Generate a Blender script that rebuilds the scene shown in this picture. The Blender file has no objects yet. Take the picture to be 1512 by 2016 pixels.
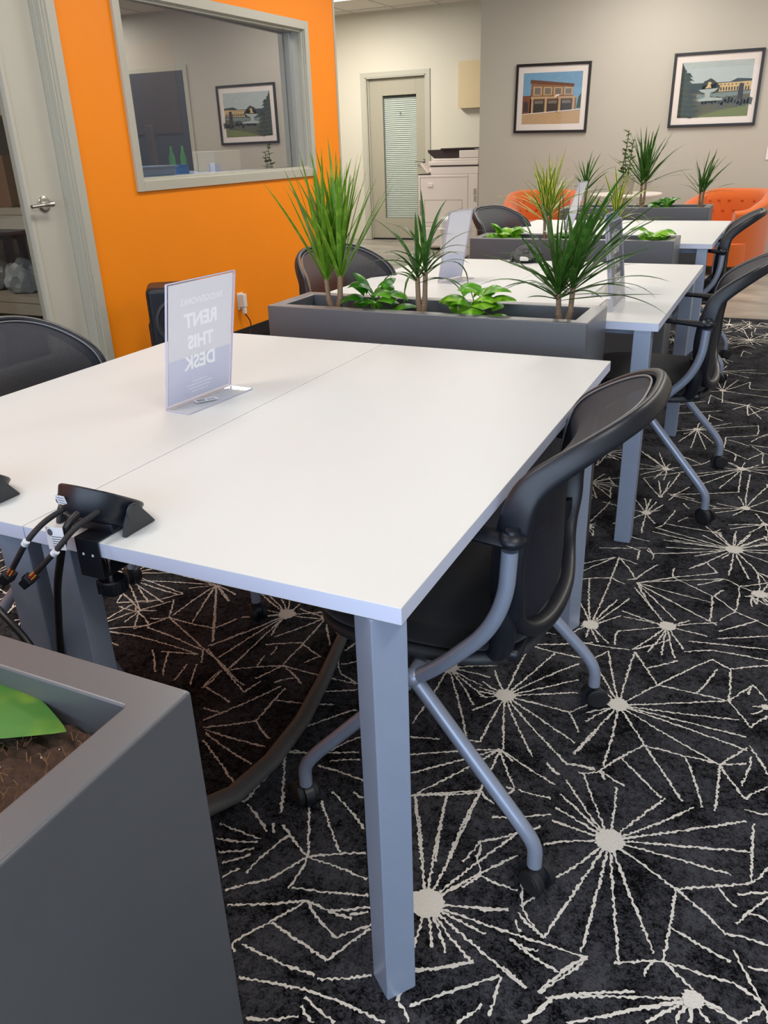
LAMP_W, DAY_W = 35.5, 190.0
import bpy, bmesh, math, random
from mathutils import Vector, Matrix
from math import sin, cos, pi, radians
sc = bpy.context.scene
COL = sc.collection
sc.view_settings.view_transform = 'Standard'
sc.view_settings.exposure = 0.0
sc.render.film_transparent = False

def lin(c):
    c = c / 255.0
    return c / 12.92 if c <= 0.04045 else ((c + 0.055) / 1.055) ** 2.4
def rgb(r, g, b): return (lin(r), lin(g), lin(b), 1.0)

# ------------------------------------------------------------------ materials
def newmat(name):
    m = bpy.data.materials.new(name); m.use_nodes = True
    return m, m.node_tree.nodes, m.node_tree.links, m.node_tree.nodes['Principled BSDF']
def mat(name, col, rough=0.5, metal=0.0, var=0.06, scale=40.0, bump=0.0, bscale=200.0, spec=0.5, coat=0.0, sheen=0.0):
    m, N, L, P = newmat(name)
    P.inputs['Roughness'].default_value = rough; P.inputs['Metallic'].default_value = metal
    P.inputs['Specular IOR Level'].default_value = spec
    P.inputs['Coat Weight'].default_value = coat; P.inputs['Coat Roughness'].default_value = .42
    P.inputs['Sheen Weight'].default_value = sheen
    tc = N.new('ShaderNodeTexCoord'); nz = N.new('ShaderNodeTexNoise')
    nz.inputs['Scale'].default_value = scale; nz.inputs['Detail'].default_value = 4
    L.new(tc.outputs['Object'], nz.inputs['Vector'])
    mx = N.new('ShaderNodeMix'); mx.data_type = 'RGBA'
    c1 = tuple(max(0, x * (1 - var)) for x in col[:3]) + (1,); c2 = tuple(min(1, x * (1 + var)) for x in col[:3]) + (1,)
    mx.inputs['A'].default_value = c1; mx.inputs['B'].default_value = c2
    L.new(nz.outputs['Fac'], mx.inputs['Factor']); L.new(mx.outputs['Result'], P.inputs['Base Color'])
    if bump:
        n2 = N.new('ShaderNodeTexNoise'); n2.inputs['Scale'].default_value = bscale; n2.inputs['Detail'].default_value = 3
        L.new(tc.outputs['Object'], n2.inputs['Vector'])
        b = N.new('ShaderNodeBump'); b.inputs['Strength'].default_value = bump; b.inputs['Distance'].default_value = 0.002
        L.new(n2.outputs['Fac'], b.inputs['Height']); L.new(b.outputs['Normal'], P.inputs['Normal'])
    return m
def emis(name, col, s):
    m, N, L, P = newmat(name)
    P.inputs['Base Color'].default_value = col
    P.inputs['Emission Color'].default_value = col; P.inputs['Emission Strength'].default_value = s
    return m

M = {}
M['orange'] = mat('orange_paint', rgb(250, 140, 0), .55, spec=.35, var=.03, scale=3, bump=.15, bscale=260)
M['wall'] = mat('greige_paint', rgb(182, 176, 163), .6, var=.02, scale=2, bump=.1, bscale=250)
M['wall2'] = mat('warm_white_paint', rgb(206, 200, 184), .6, var=.02, scale=2, bump=.1, bscale=250)
M['office'] = mat('office_paint_dimmed', rgb(96, 96, 98), .7, var=.03, scale=2)  # walls coloured dark so the office interior stays dim
M['trim'] = mat('greige_trim_enamel', rgb(180, 177, 163), .35, var=.01, scale=2)
M['trimdoor'] = mat('door_paint', rgb(188, 184, 170), .4, var=.03, scale=3)
M['door2'] = mat('office_door_paint', rgb(166, 160, 142), .45, var=.02, scale=3)
M['black_base'] = mat('black_rubber_base', rgb(26, 24, 26), .5, var=.1)
M['white_lam'] = mat('white_laminate', rgb(216, 218, 217), .46, spec=.3, var=.012, scale=6, bump=.03, bscale=900)
M['edge_daylight'] = mat('edge_daylight_tint', rgb(208, 214, 236), .4, var=.01, scale=8)  # white edge tinted blue to paint in the cool daylight
M['leg'] = mat('silver_powder_coat', rgb(158, 170, 192), .34, metal=.25, var=.05, scale=30, bump=.06, bscale=900)
M['tube'] = mat('silver_tube_paint', rgb(152, 162, 182), .34, metal=.35, var=.05, scale=60)
M['planter'] = mat('charcoal_metal', rgb(86, 88, 92), .4, metal=.1, coat=.9, var=.06, scale=12, bump=.08, bscale=700)
M['liner'] = mat('dark_planter_liner', rgb(24, 24, 28), .7, var=.3, scale=60, bump=.6, bscale=90)
M['blackplastic'] = mat('black_plastic', rgb(20, 24, 33), .4, var=.08, scale=30, bump=.05, bscale=900)
M['blackfabric'] = mat('black_fabric', rgb(14, 15, 19), .9, var=.35, scale=500, bump=.5, bscale=900, sheen=.15)
M['shell'] = mat('dark_grey_shell', rgb(48, 50, 54), .5, var=.1, scale=30)
M['rim_glint'] = mat('pale_rim_glint', rgb(120, 120, 120), .5)
M['wheel'] = mat('caster_rubber', rgb(22, 22, 24), .6)
M['chrome'] = mat('brushed_nickel', rgb(196, 194, 190), .22, metal=1.0, var=.05, scale=30)
M['armor'] = mat('orange_upholstery', rgb(196, 90, 12), .85, var=.18, scale=220, bump=.4, bscale=700, sheen=.3)
M['button'] = mat('orange_button', rgb(180, 74, 10), .8, var=.1)
M['copier'] = mat('warm_white_plastic', rgb(226, 214, 205), .5, var=.02, scale=6)
M['copier_line'] = mat('copier_seam_grey', rgb(140, 132, 126), .6)
M['copier_dark'] = mat('copier_dark_plastic', rgb(62, 52, 50), .4)
M['beige'] = mat('beige_metal', rgb(204, 184, 146), .5, var=.02, scale=5)
M['black'] = mat('black_frame', rgb(24, 20, 20), .35, var=.1)
M['matboard'] = mat('white_matboard', rgb(232, 222, 214), .8, var=.01)
M['paperwhite'] = mat('white_paper_back', rgb(238, 237, 240), .8, var=.01)
M['paper_reflect'] = mat('paper_reflection_tint', rgb(218, 221, 238), .8, var=.01)  # cool tint painted in for the tabletop's reflection
M['papergrey'] = mat('grey_printed_paper', rgb(118, 120, 122), .6, var=.05, scale=20)
M['ghost'] = mat('faint_show_through', rgb(254, 254, 255), .8, var=.0)
M['whiteink'] = mat('white_lettering', rgb(236, 236, 236), .7, var=.0)
M['greyink'] = mat('grey_print', rgb(84, 84, 92), .8)
M['blueprint'] = mat('blue_printed_card', rgb(112, 158, 196), .6, var=.5, scale=30)
M['stem'] = mat('tan_ringed_stem', rgb(134, 112, 88), .8, var=.35, scale=160, bump=.6, bscale=250)
M['soil'] = mat('brown_potting_soil', rgb(68, 48, 36), 1.0, var=.85, scale=170, bump=1.0, bscale=160)
M['straw'] = mat('tan_fibre', rgb(118, 86, 58), .9)
M['perlite'] = mat('white_perlite', rgb(226, 222, 214), .9)
M['cable'] = mat('black_cable_rubber', rgb(18, 18, 20), .45, var=.1, scale=80)
M['braid'] = mat('braided_sleeve', rgb(30, 30, 33), .6, var=.6, scale=420, bump=.8, bscale=500)
M['sleeve'] = mat('grey_floor_cable_cover', rgb(92, 91, 90), .5, var=.15, scale=60, bump=.3, bscale=300)
M['label'] = mat('white_label', rgb(226, 228, 234), .6, var=.0)
M['red'] = mat('red_wire', rgb(176, 40, 50), .5); M['yel'] = mat('yellow_wire', rgb(224, 168, 44), .5)
M['blu'] = mat('blue_wire', rgb(70, 120, 150), .5); M['pnk'] = mat('pink_wire', rgb(200, 110, 160), .5)
M['white'] = mat('white_plastic', rgb(222, 220, 216), .45, var=.01)
M['tabletop2'] = mat('white_round_top', rgb(212, 204, 196), .4, var=.02)
M['pot'] = mat('grey_stone_pot', rgb(150, 142, 128), .8, var=.2, scale=40)
M['bluetape'] = mat('blue_tape', rgb(40, 160, 235), .5)
M['paleblue'] = mat('pale_blue_plastic', rgb(214, 226, 240), .5)
M['boxwhite'] = mat('cream_box', rgb(206, 200, 176), .7)
M['green'] = mat('green_plastic', rgb(110, 200, 100), .5)
M['brown'] = mat('brown_board', rgb(120, 86, 60), .8, var=.1, scale=8)
M['redbin'] = mat('red_bin', rgb(160, 44, 44), .6)
M['shelfwood'] = mat('pale_storage_shelf', rgb(170, 162, 146), .7, var=.08, scale=10)
M['bucket'] = mat('white_bucket', rgb(196, 194, 186), .5)
M['plasticbag'] = mat('crumpled_pale_bag', rgb(150, 160, 164), .4, var=.4, scale=20, bump=1, bscale=30)
M['darkfloor'] = mat('dark_store_floor', rgb(40, 38, 36), .6)
M['ceiltile'] = mat('ceiling_tile', rgb(214, 208, 200), .9, var=.03, scale=60, bump=.2, bscale=150)
M['grid'] = mat('ceiling_grid', rgb(200, 195, 190), .6)
M['lamp'] = emis('lamp_diffuser', (1, .95, .87, 1), 5.0)
M['blind'] = mat('white_blind', rgb(226, 232, 224), .5, var=.02)
M['blindgap'] = mat('dark_blind_gap', rgb(70, 76, 70), .6)
M['darkdoor'] = mat('slate_door', rgb(64, 72, 84), .5)
M['led'] = emis('green_display', (.3, .9, .5, 1), 1.2)

def leafmat(name, center, edge, edge_w=.0, rough=.38, patch=None, pscale=30):
    m, N, L, P = newmat(name)
    P.inputs['Roughness'].default_value = rough
    uv = N.new('ShaderNodeUVMap'); uv.uv_map = 'UVMap'
    sp = N.new('ShaderNodeSeparateXYZ'); L.new(uv.outputs['UV'], sp.inputs[0])
    r = N.new('ShaderNodeValToRGB')
    # u runs 0..1 across the blade; distance from the middle decides the stripe
    a = N.new('ShaderNodeMath'); a.operation = 'SUBTRACT'; a.inputs[1].default_value = .5; L.new(sp.outputs[0], a.inputs[0])
    b = N.new('ShaderNodeMath'); b.operation = 'ABSOLUTE'; L.new(a.outputs[0], b.inputs[0])
    L.new(b.outputs[0], r.inputs[0])
    r.color_ramp.elements[0].position = .5 - edge_w - .06; r.color_ramp.elements[0].color = center
    r.color_ramp.elements[1].position = .5 - edge_w + .02; r.color_ramp.elements[1].color = edge
    tc = N.new('ShaderNodeTexCoord'); nz = N.new('ShaderNodeTexNoise'); nz.inputs['Scale'].default_value = pscale
    L.new(tc.outputs['Object'], nz.inputs['Vector'])
    mx = N.new('ShaderNodeMix'); mx.data_type = 'RGBA'
    rr = N.new('ShaderNodeValToRGB'); rr.color_ramp.elements[0].position = .5; rr.color_ramp.elements[1].position = .62
    L.new(nz.outputs['Fac'], rr.inputs[0])
    L.new(rr.outputs[0], mx.inputs['Factor']); L.new(r.outputs[0], mx.inputs['A'])
    mx.inputs['B'].default_value = patch if patch else tuple(x * .75 for x in center[:3]) + (1,)
    L.new(mx.outputs['Result'], P.inputs['Base Color'])
    # thin leaves let some light through
    tr = N.new('ShaderNodeBsdfTranslucent'); L.new(mx.outputs['Result'], tr.inputs['Color'])
    ms = N.new('ShaderNodeMixShader'); ms.inputs[0].default_value = .25
    out = N['Material Output']
    L.new(P.outputs[0], ms.inputs[1]); L.new(tr.outputs[0], ms.inputs[2]); L.new(ms.outputs[0], out.inputs[0])
    return m
M['leaf'] = leafmat('green_blade', rgb(92, 138, 30), rgb(124, 158, 52), .05, patch=rgb(120, 162, 50))
M['leafdark'] = leafmat('dark_green_blade', rgb(46, 88, 26), rgb(92, 116, 56), .04, patch=rgb(70, 114, 44))
M['leafvar'] = leafmat('striped_blade', rgb(72, 112, 30), rgb(226, 220, 110), .22, patch=rgb(130, 160, 46))
M['pothos'] = leafmat('lime_leaf', rgb(96, 170, 24), rgb(104, 176, 32), .0, patch=rgb(160, 216, 60), pscale=22)
M['pothosdark'] = leafmat('deep_green_leaf', rgb(46, 122, 22), rgb(60, 134, 30), .0, patch=rgb(110, 180, 40), pscale=18)
M['bigleaf'] = leafmat('broad_leaf', rgb(84, 138, 58), rgb(76, 130, 60), .0, patch=rgb(122, 160, 56), pscale=16)
M['potleaf'] = leafmat('olive_leaf', rgb(74, 96, 42), rgb(84, 106, 50), .0, patch=rgb(96, 118, 56))

def glassmat(name, tint, ior, reflect=1.0, rough=0.0, alpha=1.0):
    # thin clear sheet: see-through body with a mirror-like surface that grows at grazing angles
    m, N, L, P = newmat(name); N.remove(P)
    t = N.new('ShaderNodeBsdfTransparent'); t.inputs[0].default_value = tint
    g = N.new('ShaderNodeBsdfGlossy'); g.inputs['Roughness'].default_value = rough
    f = N.new('ShaderNodeFresnel'); f.inputs[0].default_value = ior
    mu = N.new('ShaderNodeMath'); mu.operation = 'MULTIPLY'; mu.inputs[1].default_value = reflect; mu.use_clamp = True
    L.new(f.outputs[0], mu.inputs[0])
    ge = N.new('ShaderNodeNewGeometry'); iv = N.new('ShaderNodeMath'); iv.operation = 'SUBTRACT'; iv.inputs[0].default_value = 1.0; L.new(ge.outputs['Backfacing'], iv.inputs[1])
    m2 = N.new('ShaderNodeMath'); m2.operation = 'MULTIPLY'; L.new(mu.outputs[0], m2.inputs[0]); L.new(iv.outputs[0], m2.inputs[1])
    ms = N.new('ShaderNodeMixShader'); L.new(m2.outputs[0], ms.inputs[0]); L.new(t.outputs[0], ms.inputs[1]); L.new(g.outputs[0], ms.inputs[2])
    L.new(ms.outputs[0], N['Material Output'].inputs[0])
    return m
M['winglass'] = glassmat('tinted_window_glass', (.6, .62, .65, 1), 2.4, 3.0)
M['doorglass'] = glassmat('door_glass', (.9, .91, .9, 1), 1.5, 1.3)
M['acrylic'] = glassmat('clear_acrylic', (.985, .985, .997, 1), 1.45, 1.0, .02)
M['acrylic_edge'] = mat('acrylic_edge', rgb(190, 189, 208), .2, var=.05)

def meshmat():
    m, N, L, P = newmat('black_mesh_weave')
    P.inputs['Base Color'].default_value = rgb(22, 26, 40); P.inputs['Roughness'].default_value = .7
    uv = N.new('ShaderNodeUVMap'); uv.uv_map = 'UVMap'
    sp = N.new('ShaderNodeSeparateXYZ'); L.new(uv.outputs['UV'], sp.inputs[0])
    def wave(o, k):
        a = N.new('ShaderNodeMath'); a.operation = 'MULTIPLY'; a.inputs[1].default_value = k; L.new(o, a.inputs[0])
        b = N.new('ShaderNodeMath'); b.operation = 'SINE'; L.new(a.outputs[0], b.inputs[0]); return b.outputs[0]
    k = 2 * pi / .0036
    w1 = wave(sp.outputs[0], k); w2 = wave(sp.outputs[1], k)
    mu = N.new('ShaderNodeMath'); mu.operation = 'MULTIPLY'; L.new(w1, mu.inputs[0]); L.new(w2, mu.inputs[1])
    g = N.new('ShaderNodeMath'); g.operation = 'GREATER_THAN'; g.inputs[1].default_value = .78; L.new(mu.outputs[0], g.inputs[0])
    t = N.new('ShaderNodeBsdfTransparent'); ms = N.new('ShaderNodeMixShader')
    L.new(g.outputs[0], ms.inputs[0]); L.new(P.outputs[0], ms.inputs[1]); L.new(t.outputs[0], ms.inputs[2])
    L.new(ms.outputs[0], N['Material Output'].inputs[0])
    return m
M['mesh'] = meshmat()

def carpetmat():
    m, N, L, P = newmat('dark_tufted_carpet')
    P.inputs['Roughness'].default_value = 1.0; P.inputs['Specular IOR Level'].default_value = .1
    tc = N.new('ShaderNodeTexCoord')
    n1 = N.new('ShaderNodeTexNoise'); n1.inputs['Scale'].default_value = 330; n1.inputs['Detail'].default_value = 2
    n2 = N.new('ShaderNodeTexNoise'); n2.inputs['Scale'].default_value = 9; n2.inputs['Detail'].default_value = 5
    n3 = N.new('ShaderNodeTexNoise'); n3.inputs['Scale'].default_value = 60; n3.inputs['Detail'].default_value = 3
    for n in (n1, n2, n3): L.new(tc.outputs['Object'], n.inputs['Vector'])
    vo = N.new('ShaderNodeTexVoronoi'); vo.inputs['Scale'].default_value = 300; L.new(tc.outputs['Object'], vo.inputs['Vector'])
    se = N.new('ShaderNodeSeparateColor'); L.new(vo.outputs['Color'], se.inputs[0])
    s1 = N.new('ShaderNodeMath'); s1.operation = 'MULTIPLY_ADD'; s1.inputs[1].default_value = .42; L.new(se.outputs[0], s1.inputs[0])
    s2 = N.new('ShaderNodeMath'); s2.operation = 'MULTIPLY_ADD'; s2.inputs[1].default_value = 1.3; L.new(n2.outputs[0], s2.inputs[0])
    s3 = N.new('ShaderNodeMath'); s3.operation = 'MULTIPLY'; s3.inputs[1].default_value = .9; L.new(n3.outputs[0], s3.inputs[0])
    L.new(s3.outputs[0], s2.inputs[2]); L.new(s2.outputs[0], s1.inputs[2])
    mr = N.new('ShaderNodeMapRange'); mr.inputs['From Min'].default_value = 1.0; mr.inputs['From Max'].default_value = 1.62; L.new(s1.outputs[0], mr.inputs['Value'])
    r = N.new('ShaderNodeValToRGB'); L.new(mr.outputs[0], r.inputs[0])
    r.color_ramp.elements[0].position = .02; r.color_ramp.elements[0].color = rgb(7, 7, 9)
    r.color_ramp.elements[1].position = 1.0; r.color_ramp.elements[1].color = rgb(72, 72, 77)
    L.new(r.outputs[0], P.inputs['Base Color'])
    b = N.new('ShaderNodeBump'); b.inputs['Strength'].default_value = .8; b.inputs['Distance'].default_value = .003
    L.new(n1.outputs[0], b.inputs['Height']); L.new(b.outputs[0], P.inputs['Normal'])
    return m
M['carpet'] = carpetmat()
M['cream'] = mat('cream_carpet_yarn', rgb(224, 218, 208), 1.0, var=.14, scale=350, bump=.9, bscale=400, spec=.1)
def concretemat():
    m, N, L, P = newmat('polished_concrete')
    P.inputs['Roughness'].default_value = .35
    tc = N.new('ShaderNodeTexCoord'); mp = N.new('ShaderNodeMapping'); mp.inputs['Scale'].default_value = (.9, 1.5, 1)
    n1 = N.new('ShaderNodeTexNoise'); n1.inputs['Scale'].default_value = 2.4; n1.inputs['Detail'].default_value = 8
    L.new(tc.outputs['Object'], mp.inputs[0]); L.new(mp.outputs[0], n1.inputs['Vector'])
    r = N.new('ShaderNodeValToRGB'); L.new(n1.outputs[0], r.inputs[0])
    r.color_ramp.elements[0].position = .35; r.color_ramp.elements[0].color = rgb(120, 116, 108)
    r.color_ramp.elements[1].position = .65; r.color_ramp.elements[1].color = rgb(160, 152, 140)
    L.new(r.outputs[0], P.inputs['Base Color']); return m
M['concrete'] = concretemat()

# ------------------------------------------------------------------ geometry helpers
class MB:
    def __init__(s): s.bm = bmesh.new(); s.uv = None
    def box(s, x0, x1, y0, y1, z0, z1, bev=0.0, mi=0, mtx=None, seg=2):
        b = bmesh.new()
        bmesh.ops.create_cube(b, size=1.0)
        for v in b.verts: v.co = Vector(((x0 + x1) / 2 + v.co.x * (x1 - x0), (y0 + y1) / 2 + v.co.y * (y1 - y0), (z0 + z1) / 2 + v.co.z * (z1 - z0)))
        if bev > 0: bmesh.ops.bevel(b, geom=list(b.edges), offset=bev, segments=seg, profile=.5, affect='EDGES')
        s.merge(b, mi, mtx); return s
    def merge(s, b, mi=0, mtx=None):
        if mtx is not None: b.transform(mtx)
        mp = {}
        for v in b.verts: mp[v] = s.bm.verts.new(v.co)
        for f in b.faces:
            try: nf = s.bm.faces.new([mp[v] for v in f.verts]); nf.material_index = mi; nf.smooth = True
            except ValueError: pass
        b.free()
    def face(s, pts, mi=0):
        f = s.bm.faces.new([s.bm.verts.new(p) for p in pts]); f.material_index = mi; return f
    def tube(s, pts, r, n=12, fillet=0.0, mi=0, closed=False, caps=True, flat=1.0):
        P = [Vector(p) for p in pts]
        if fillet > 0 and len(P) > 2:
            Q = [P[0]]
            for i in range(1, len(P) - 1):
                a, b, c = P[i - 1], P[i], P[i + 1]
                d1 = (a - b); d2 = (c - b); f = min(fillet, d1.length * .49, d2.length * .49)
                p1 = b + d1.normalized() * f; p2 = b + d2.normalized() * f
                for k in range(7):
                    t = k / 6; Q.append(p1 * (1 - t) ** 2 + b * 2 * t * (1 - t) + p2 * t * t)
            Q.append(P[-1]); P = Q
        m = len(P); rs = r if hasattr(r, '__len__') else [r] * m
        if len(rs) != m: rs = [rs[0] + (rs[-1] - rs[0]) * i / (m - 1) for i in range(m)]
        rings = []; up = None
        for i in range(m):
            if closed: t = (P[(i + 1) % m] - P[i - 1]).normalized()
            else: t = (P[min(i + 1, m - 1)] - P[max(i - 1, 0)]).normalized()
            if up is None:
                up = Vector((0, 0, 1)) if abs(t.z) < .9 else Vector((1, 0, 0))
            u = (up - t * up.dot(t)).normalized(); w = t.cross(u); up = u
            rings.append([s.bm.verts.new(P[i] + (u * cos(2 * pi * k / n) * flat + w * sin(2 * pi * k / n)) * rs[i]) for k in range(n)])
        for i in range(m if closed else m - 1):
            A, B = rings[i], rings[(i + 1) % m]
            for k in range(n):
                f = s.bm.faces.new((A[k], A[(k + 1) % n], B[(k + 1) % n], B[k])); f.material_index = mi; f.smooth = True
        if caps and not closed:
            for R_, rev in ((rings[0], True), (rings[-1], False)):
                f = s.bm.faces.new(list(reversed(R_)) if rev else R_); f.material_index = mi
        return s
    def cyl(s, a, b, r, n=24, mi=0, r2=None, bev=0):
        return s.tube([a, b], [r, r if r2 is None else r2], n=n, mi=mi)
    def lathe(s, prof, n=32, mi=0, mtx=None, sq=None):
        b = bmesh.new(); rings = []
        for r, z in prof:
            ring = []
            for k in range(n):
                a = 2 * pi * k / n
                ring.append(b.verts.new((r * cos(a), r * sin(a), z)))
            rings.append(ring)
        for A, B in zip(rings, rings[1:]):
            for k in range(n): b.faces.new((A[k], A[(k + 1) % n], B[(k + 1) % n], B[k]))
        b.faces.new(list(reversed(rings[0]))); b.faces.new(rings[-1])
        s.merge(b, mi, mtx); return s
    def sup(s, cx, cy, a, b, z0, z1, e=3.0, rnd=.01, n=40, mi=0, mtx=None, dome=0.0):
        # superellipse slab with rounded edges
        bb = bmesh.new(); levels = []
        for k in range(5): t = k / 4 * pi / 2; levels.append((1 - cos(t), rnd * (1 - sin(t)), z0 + rnd - rnd * cos(t)))
        lev = [(rnd * (1 - sin(k / 4 * pi / 2)), z0 + rnd * (1 - cos(k / 4 * pi / 2))) for k in range(5)]
        lev += [(rnd * (1 - cos(k / 4 * pi / 2)), z1 - rnd * (1 - sin(k / 4 * pi / 2))) for k in range(5)]
        rings = []
        for ins, z in lev:
            ring = []
            for k in range(n):
                t = 2 * pi * k / n; c, d = cos(t), sin(t)
                ring.append(bb.verts.new((cx + (a - ins) * abs(c) ** (2 / e) * (1 if c > 0 else -1), cy + (b - ins) * abs(d) ** (2 / e) * (1 if d > 0 else -1), z)))
            rings.append(ring)
        if dome:
            for fr in (.75, .45, .15):
                last = lev[-1]; ring = []
                for k in range(n):
                    t = 2 * pi * k / n; c, d = cos(t), sin(t)
                    ring.append(bb.verts.new((cx + (a - rnd) * fr * abs(c) ** (2 / e) * (1 if c > 0 else -1), cy + (b - rnd) * fr * abs(d) ** (2 / e) * (1 if d > 0 else -1), z1 + dome * (1 - fr * fr))))
                rings.append(ring)
        for A, B in zip(rings, rings[1:]):
            for k in range(n): bb.faces.new((A[k], A[(k + 1) % n], B[(k + 1) % n], B[k]))
        bb.faces.new(list(reversed(rings[0]))); bb.faces.new(rings[-1])
        s.merge(bb, mi, mtx); return s
    def ball(s, c, r, mi=0, n=12, sc_=(1, 1, 1)):
        b = bmesh.new(); bmesh.ops.create_uvsphere(b, u_segments=n * 2, v_segments=n, radius=r)
        s.merge(b, mi, Matrix.Translation(c) @ Matrix.Diagonal((*sc_, 1))); return s
    def build(s, name, mats, parent=None, loc=None, rotz=None, sharp=35, mtx=None):
        me = bpy.data.meshes.new(name)
        if mtx is not None: s.bm.transform(mtx)
        s.bm.normal_update(); s.bm.to_mesh(me); s.bm.free()
        for m in (mats if isinstance(mats, (list, tuple)) else [mats]): me.materials.append(M[m] if isinstance(m, str) else m)
        me.polygons.foreach_set('use_smooth', [True] * len(me.polygons))
        me.set_sharp_from_angle(angle=radians(sharp))
        o = bpy.data.objects.new(name, me); COL.objects.link(o)
        if sharp == 35:
            wn = o.modifiers.new('WeightedNormal', 'WEIGHTED_NORMAL'); wn.keep_sharp = True; wn.weight = 80
        if parent: o.parent = parent
        if loc: o.location = loc
        if rotz is not None: o.rotation_euler = (0, 0, rotz)
        return o
def empty(name, loc=(0, 0, 0), rotz=0.0, rot=None):
    o = bpy.data.objects.new(name, None); COL.objects.link(o); o.empty_display_size = .1
    o.location = loc; o.rotation_euler = rot if rot else (0, 0, rotz); return o
def tag(o, label, cat, group=None, kind=None):
    o['label'] = label; o['category'] = cat
    if group: o['group'] = group
    if kind: o['kind'] = kind
    return o
def struct(o): o['kind'] = 'structure'; return o
def copy_tree(o, parent=None):
    c = o.copy(); COL.objects.link(c)
    if parent: c.parent = parent
    for ch in list(o.children): copy_tree(ch, c)
    return c
def text_mesh(name, s, size, mat_, parent, mtx, bold=.0, align='CENTER', extrude=.0002, shear=0):
    cu = bpy.data.curves.new(name, 'FONT'); cu.body = s; cu.size = size; cu.offset = bold; cu.extrude = extrude; cu.align_x = align; cu.shear = shear
    cu.space_line = .95
    to = bpy.data.objects.new(name, cu); COL.objects.link(to)
    dg = bpy.context.evaluated_depsgraph_get(); dg.update()
    me = bpy.data.meshes.new_from_object(to.evaluated_get(dg))
    bpy.data.objects.remove(to); bpy.data.curves.remove(cu)
    me.transform(mtx); me.materials.clear(); me.materials.append(M[mat_])
    o = bpy.data.objects.new(name, me); COL.objects.link(o); o.parent = parent
    return o
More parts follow.
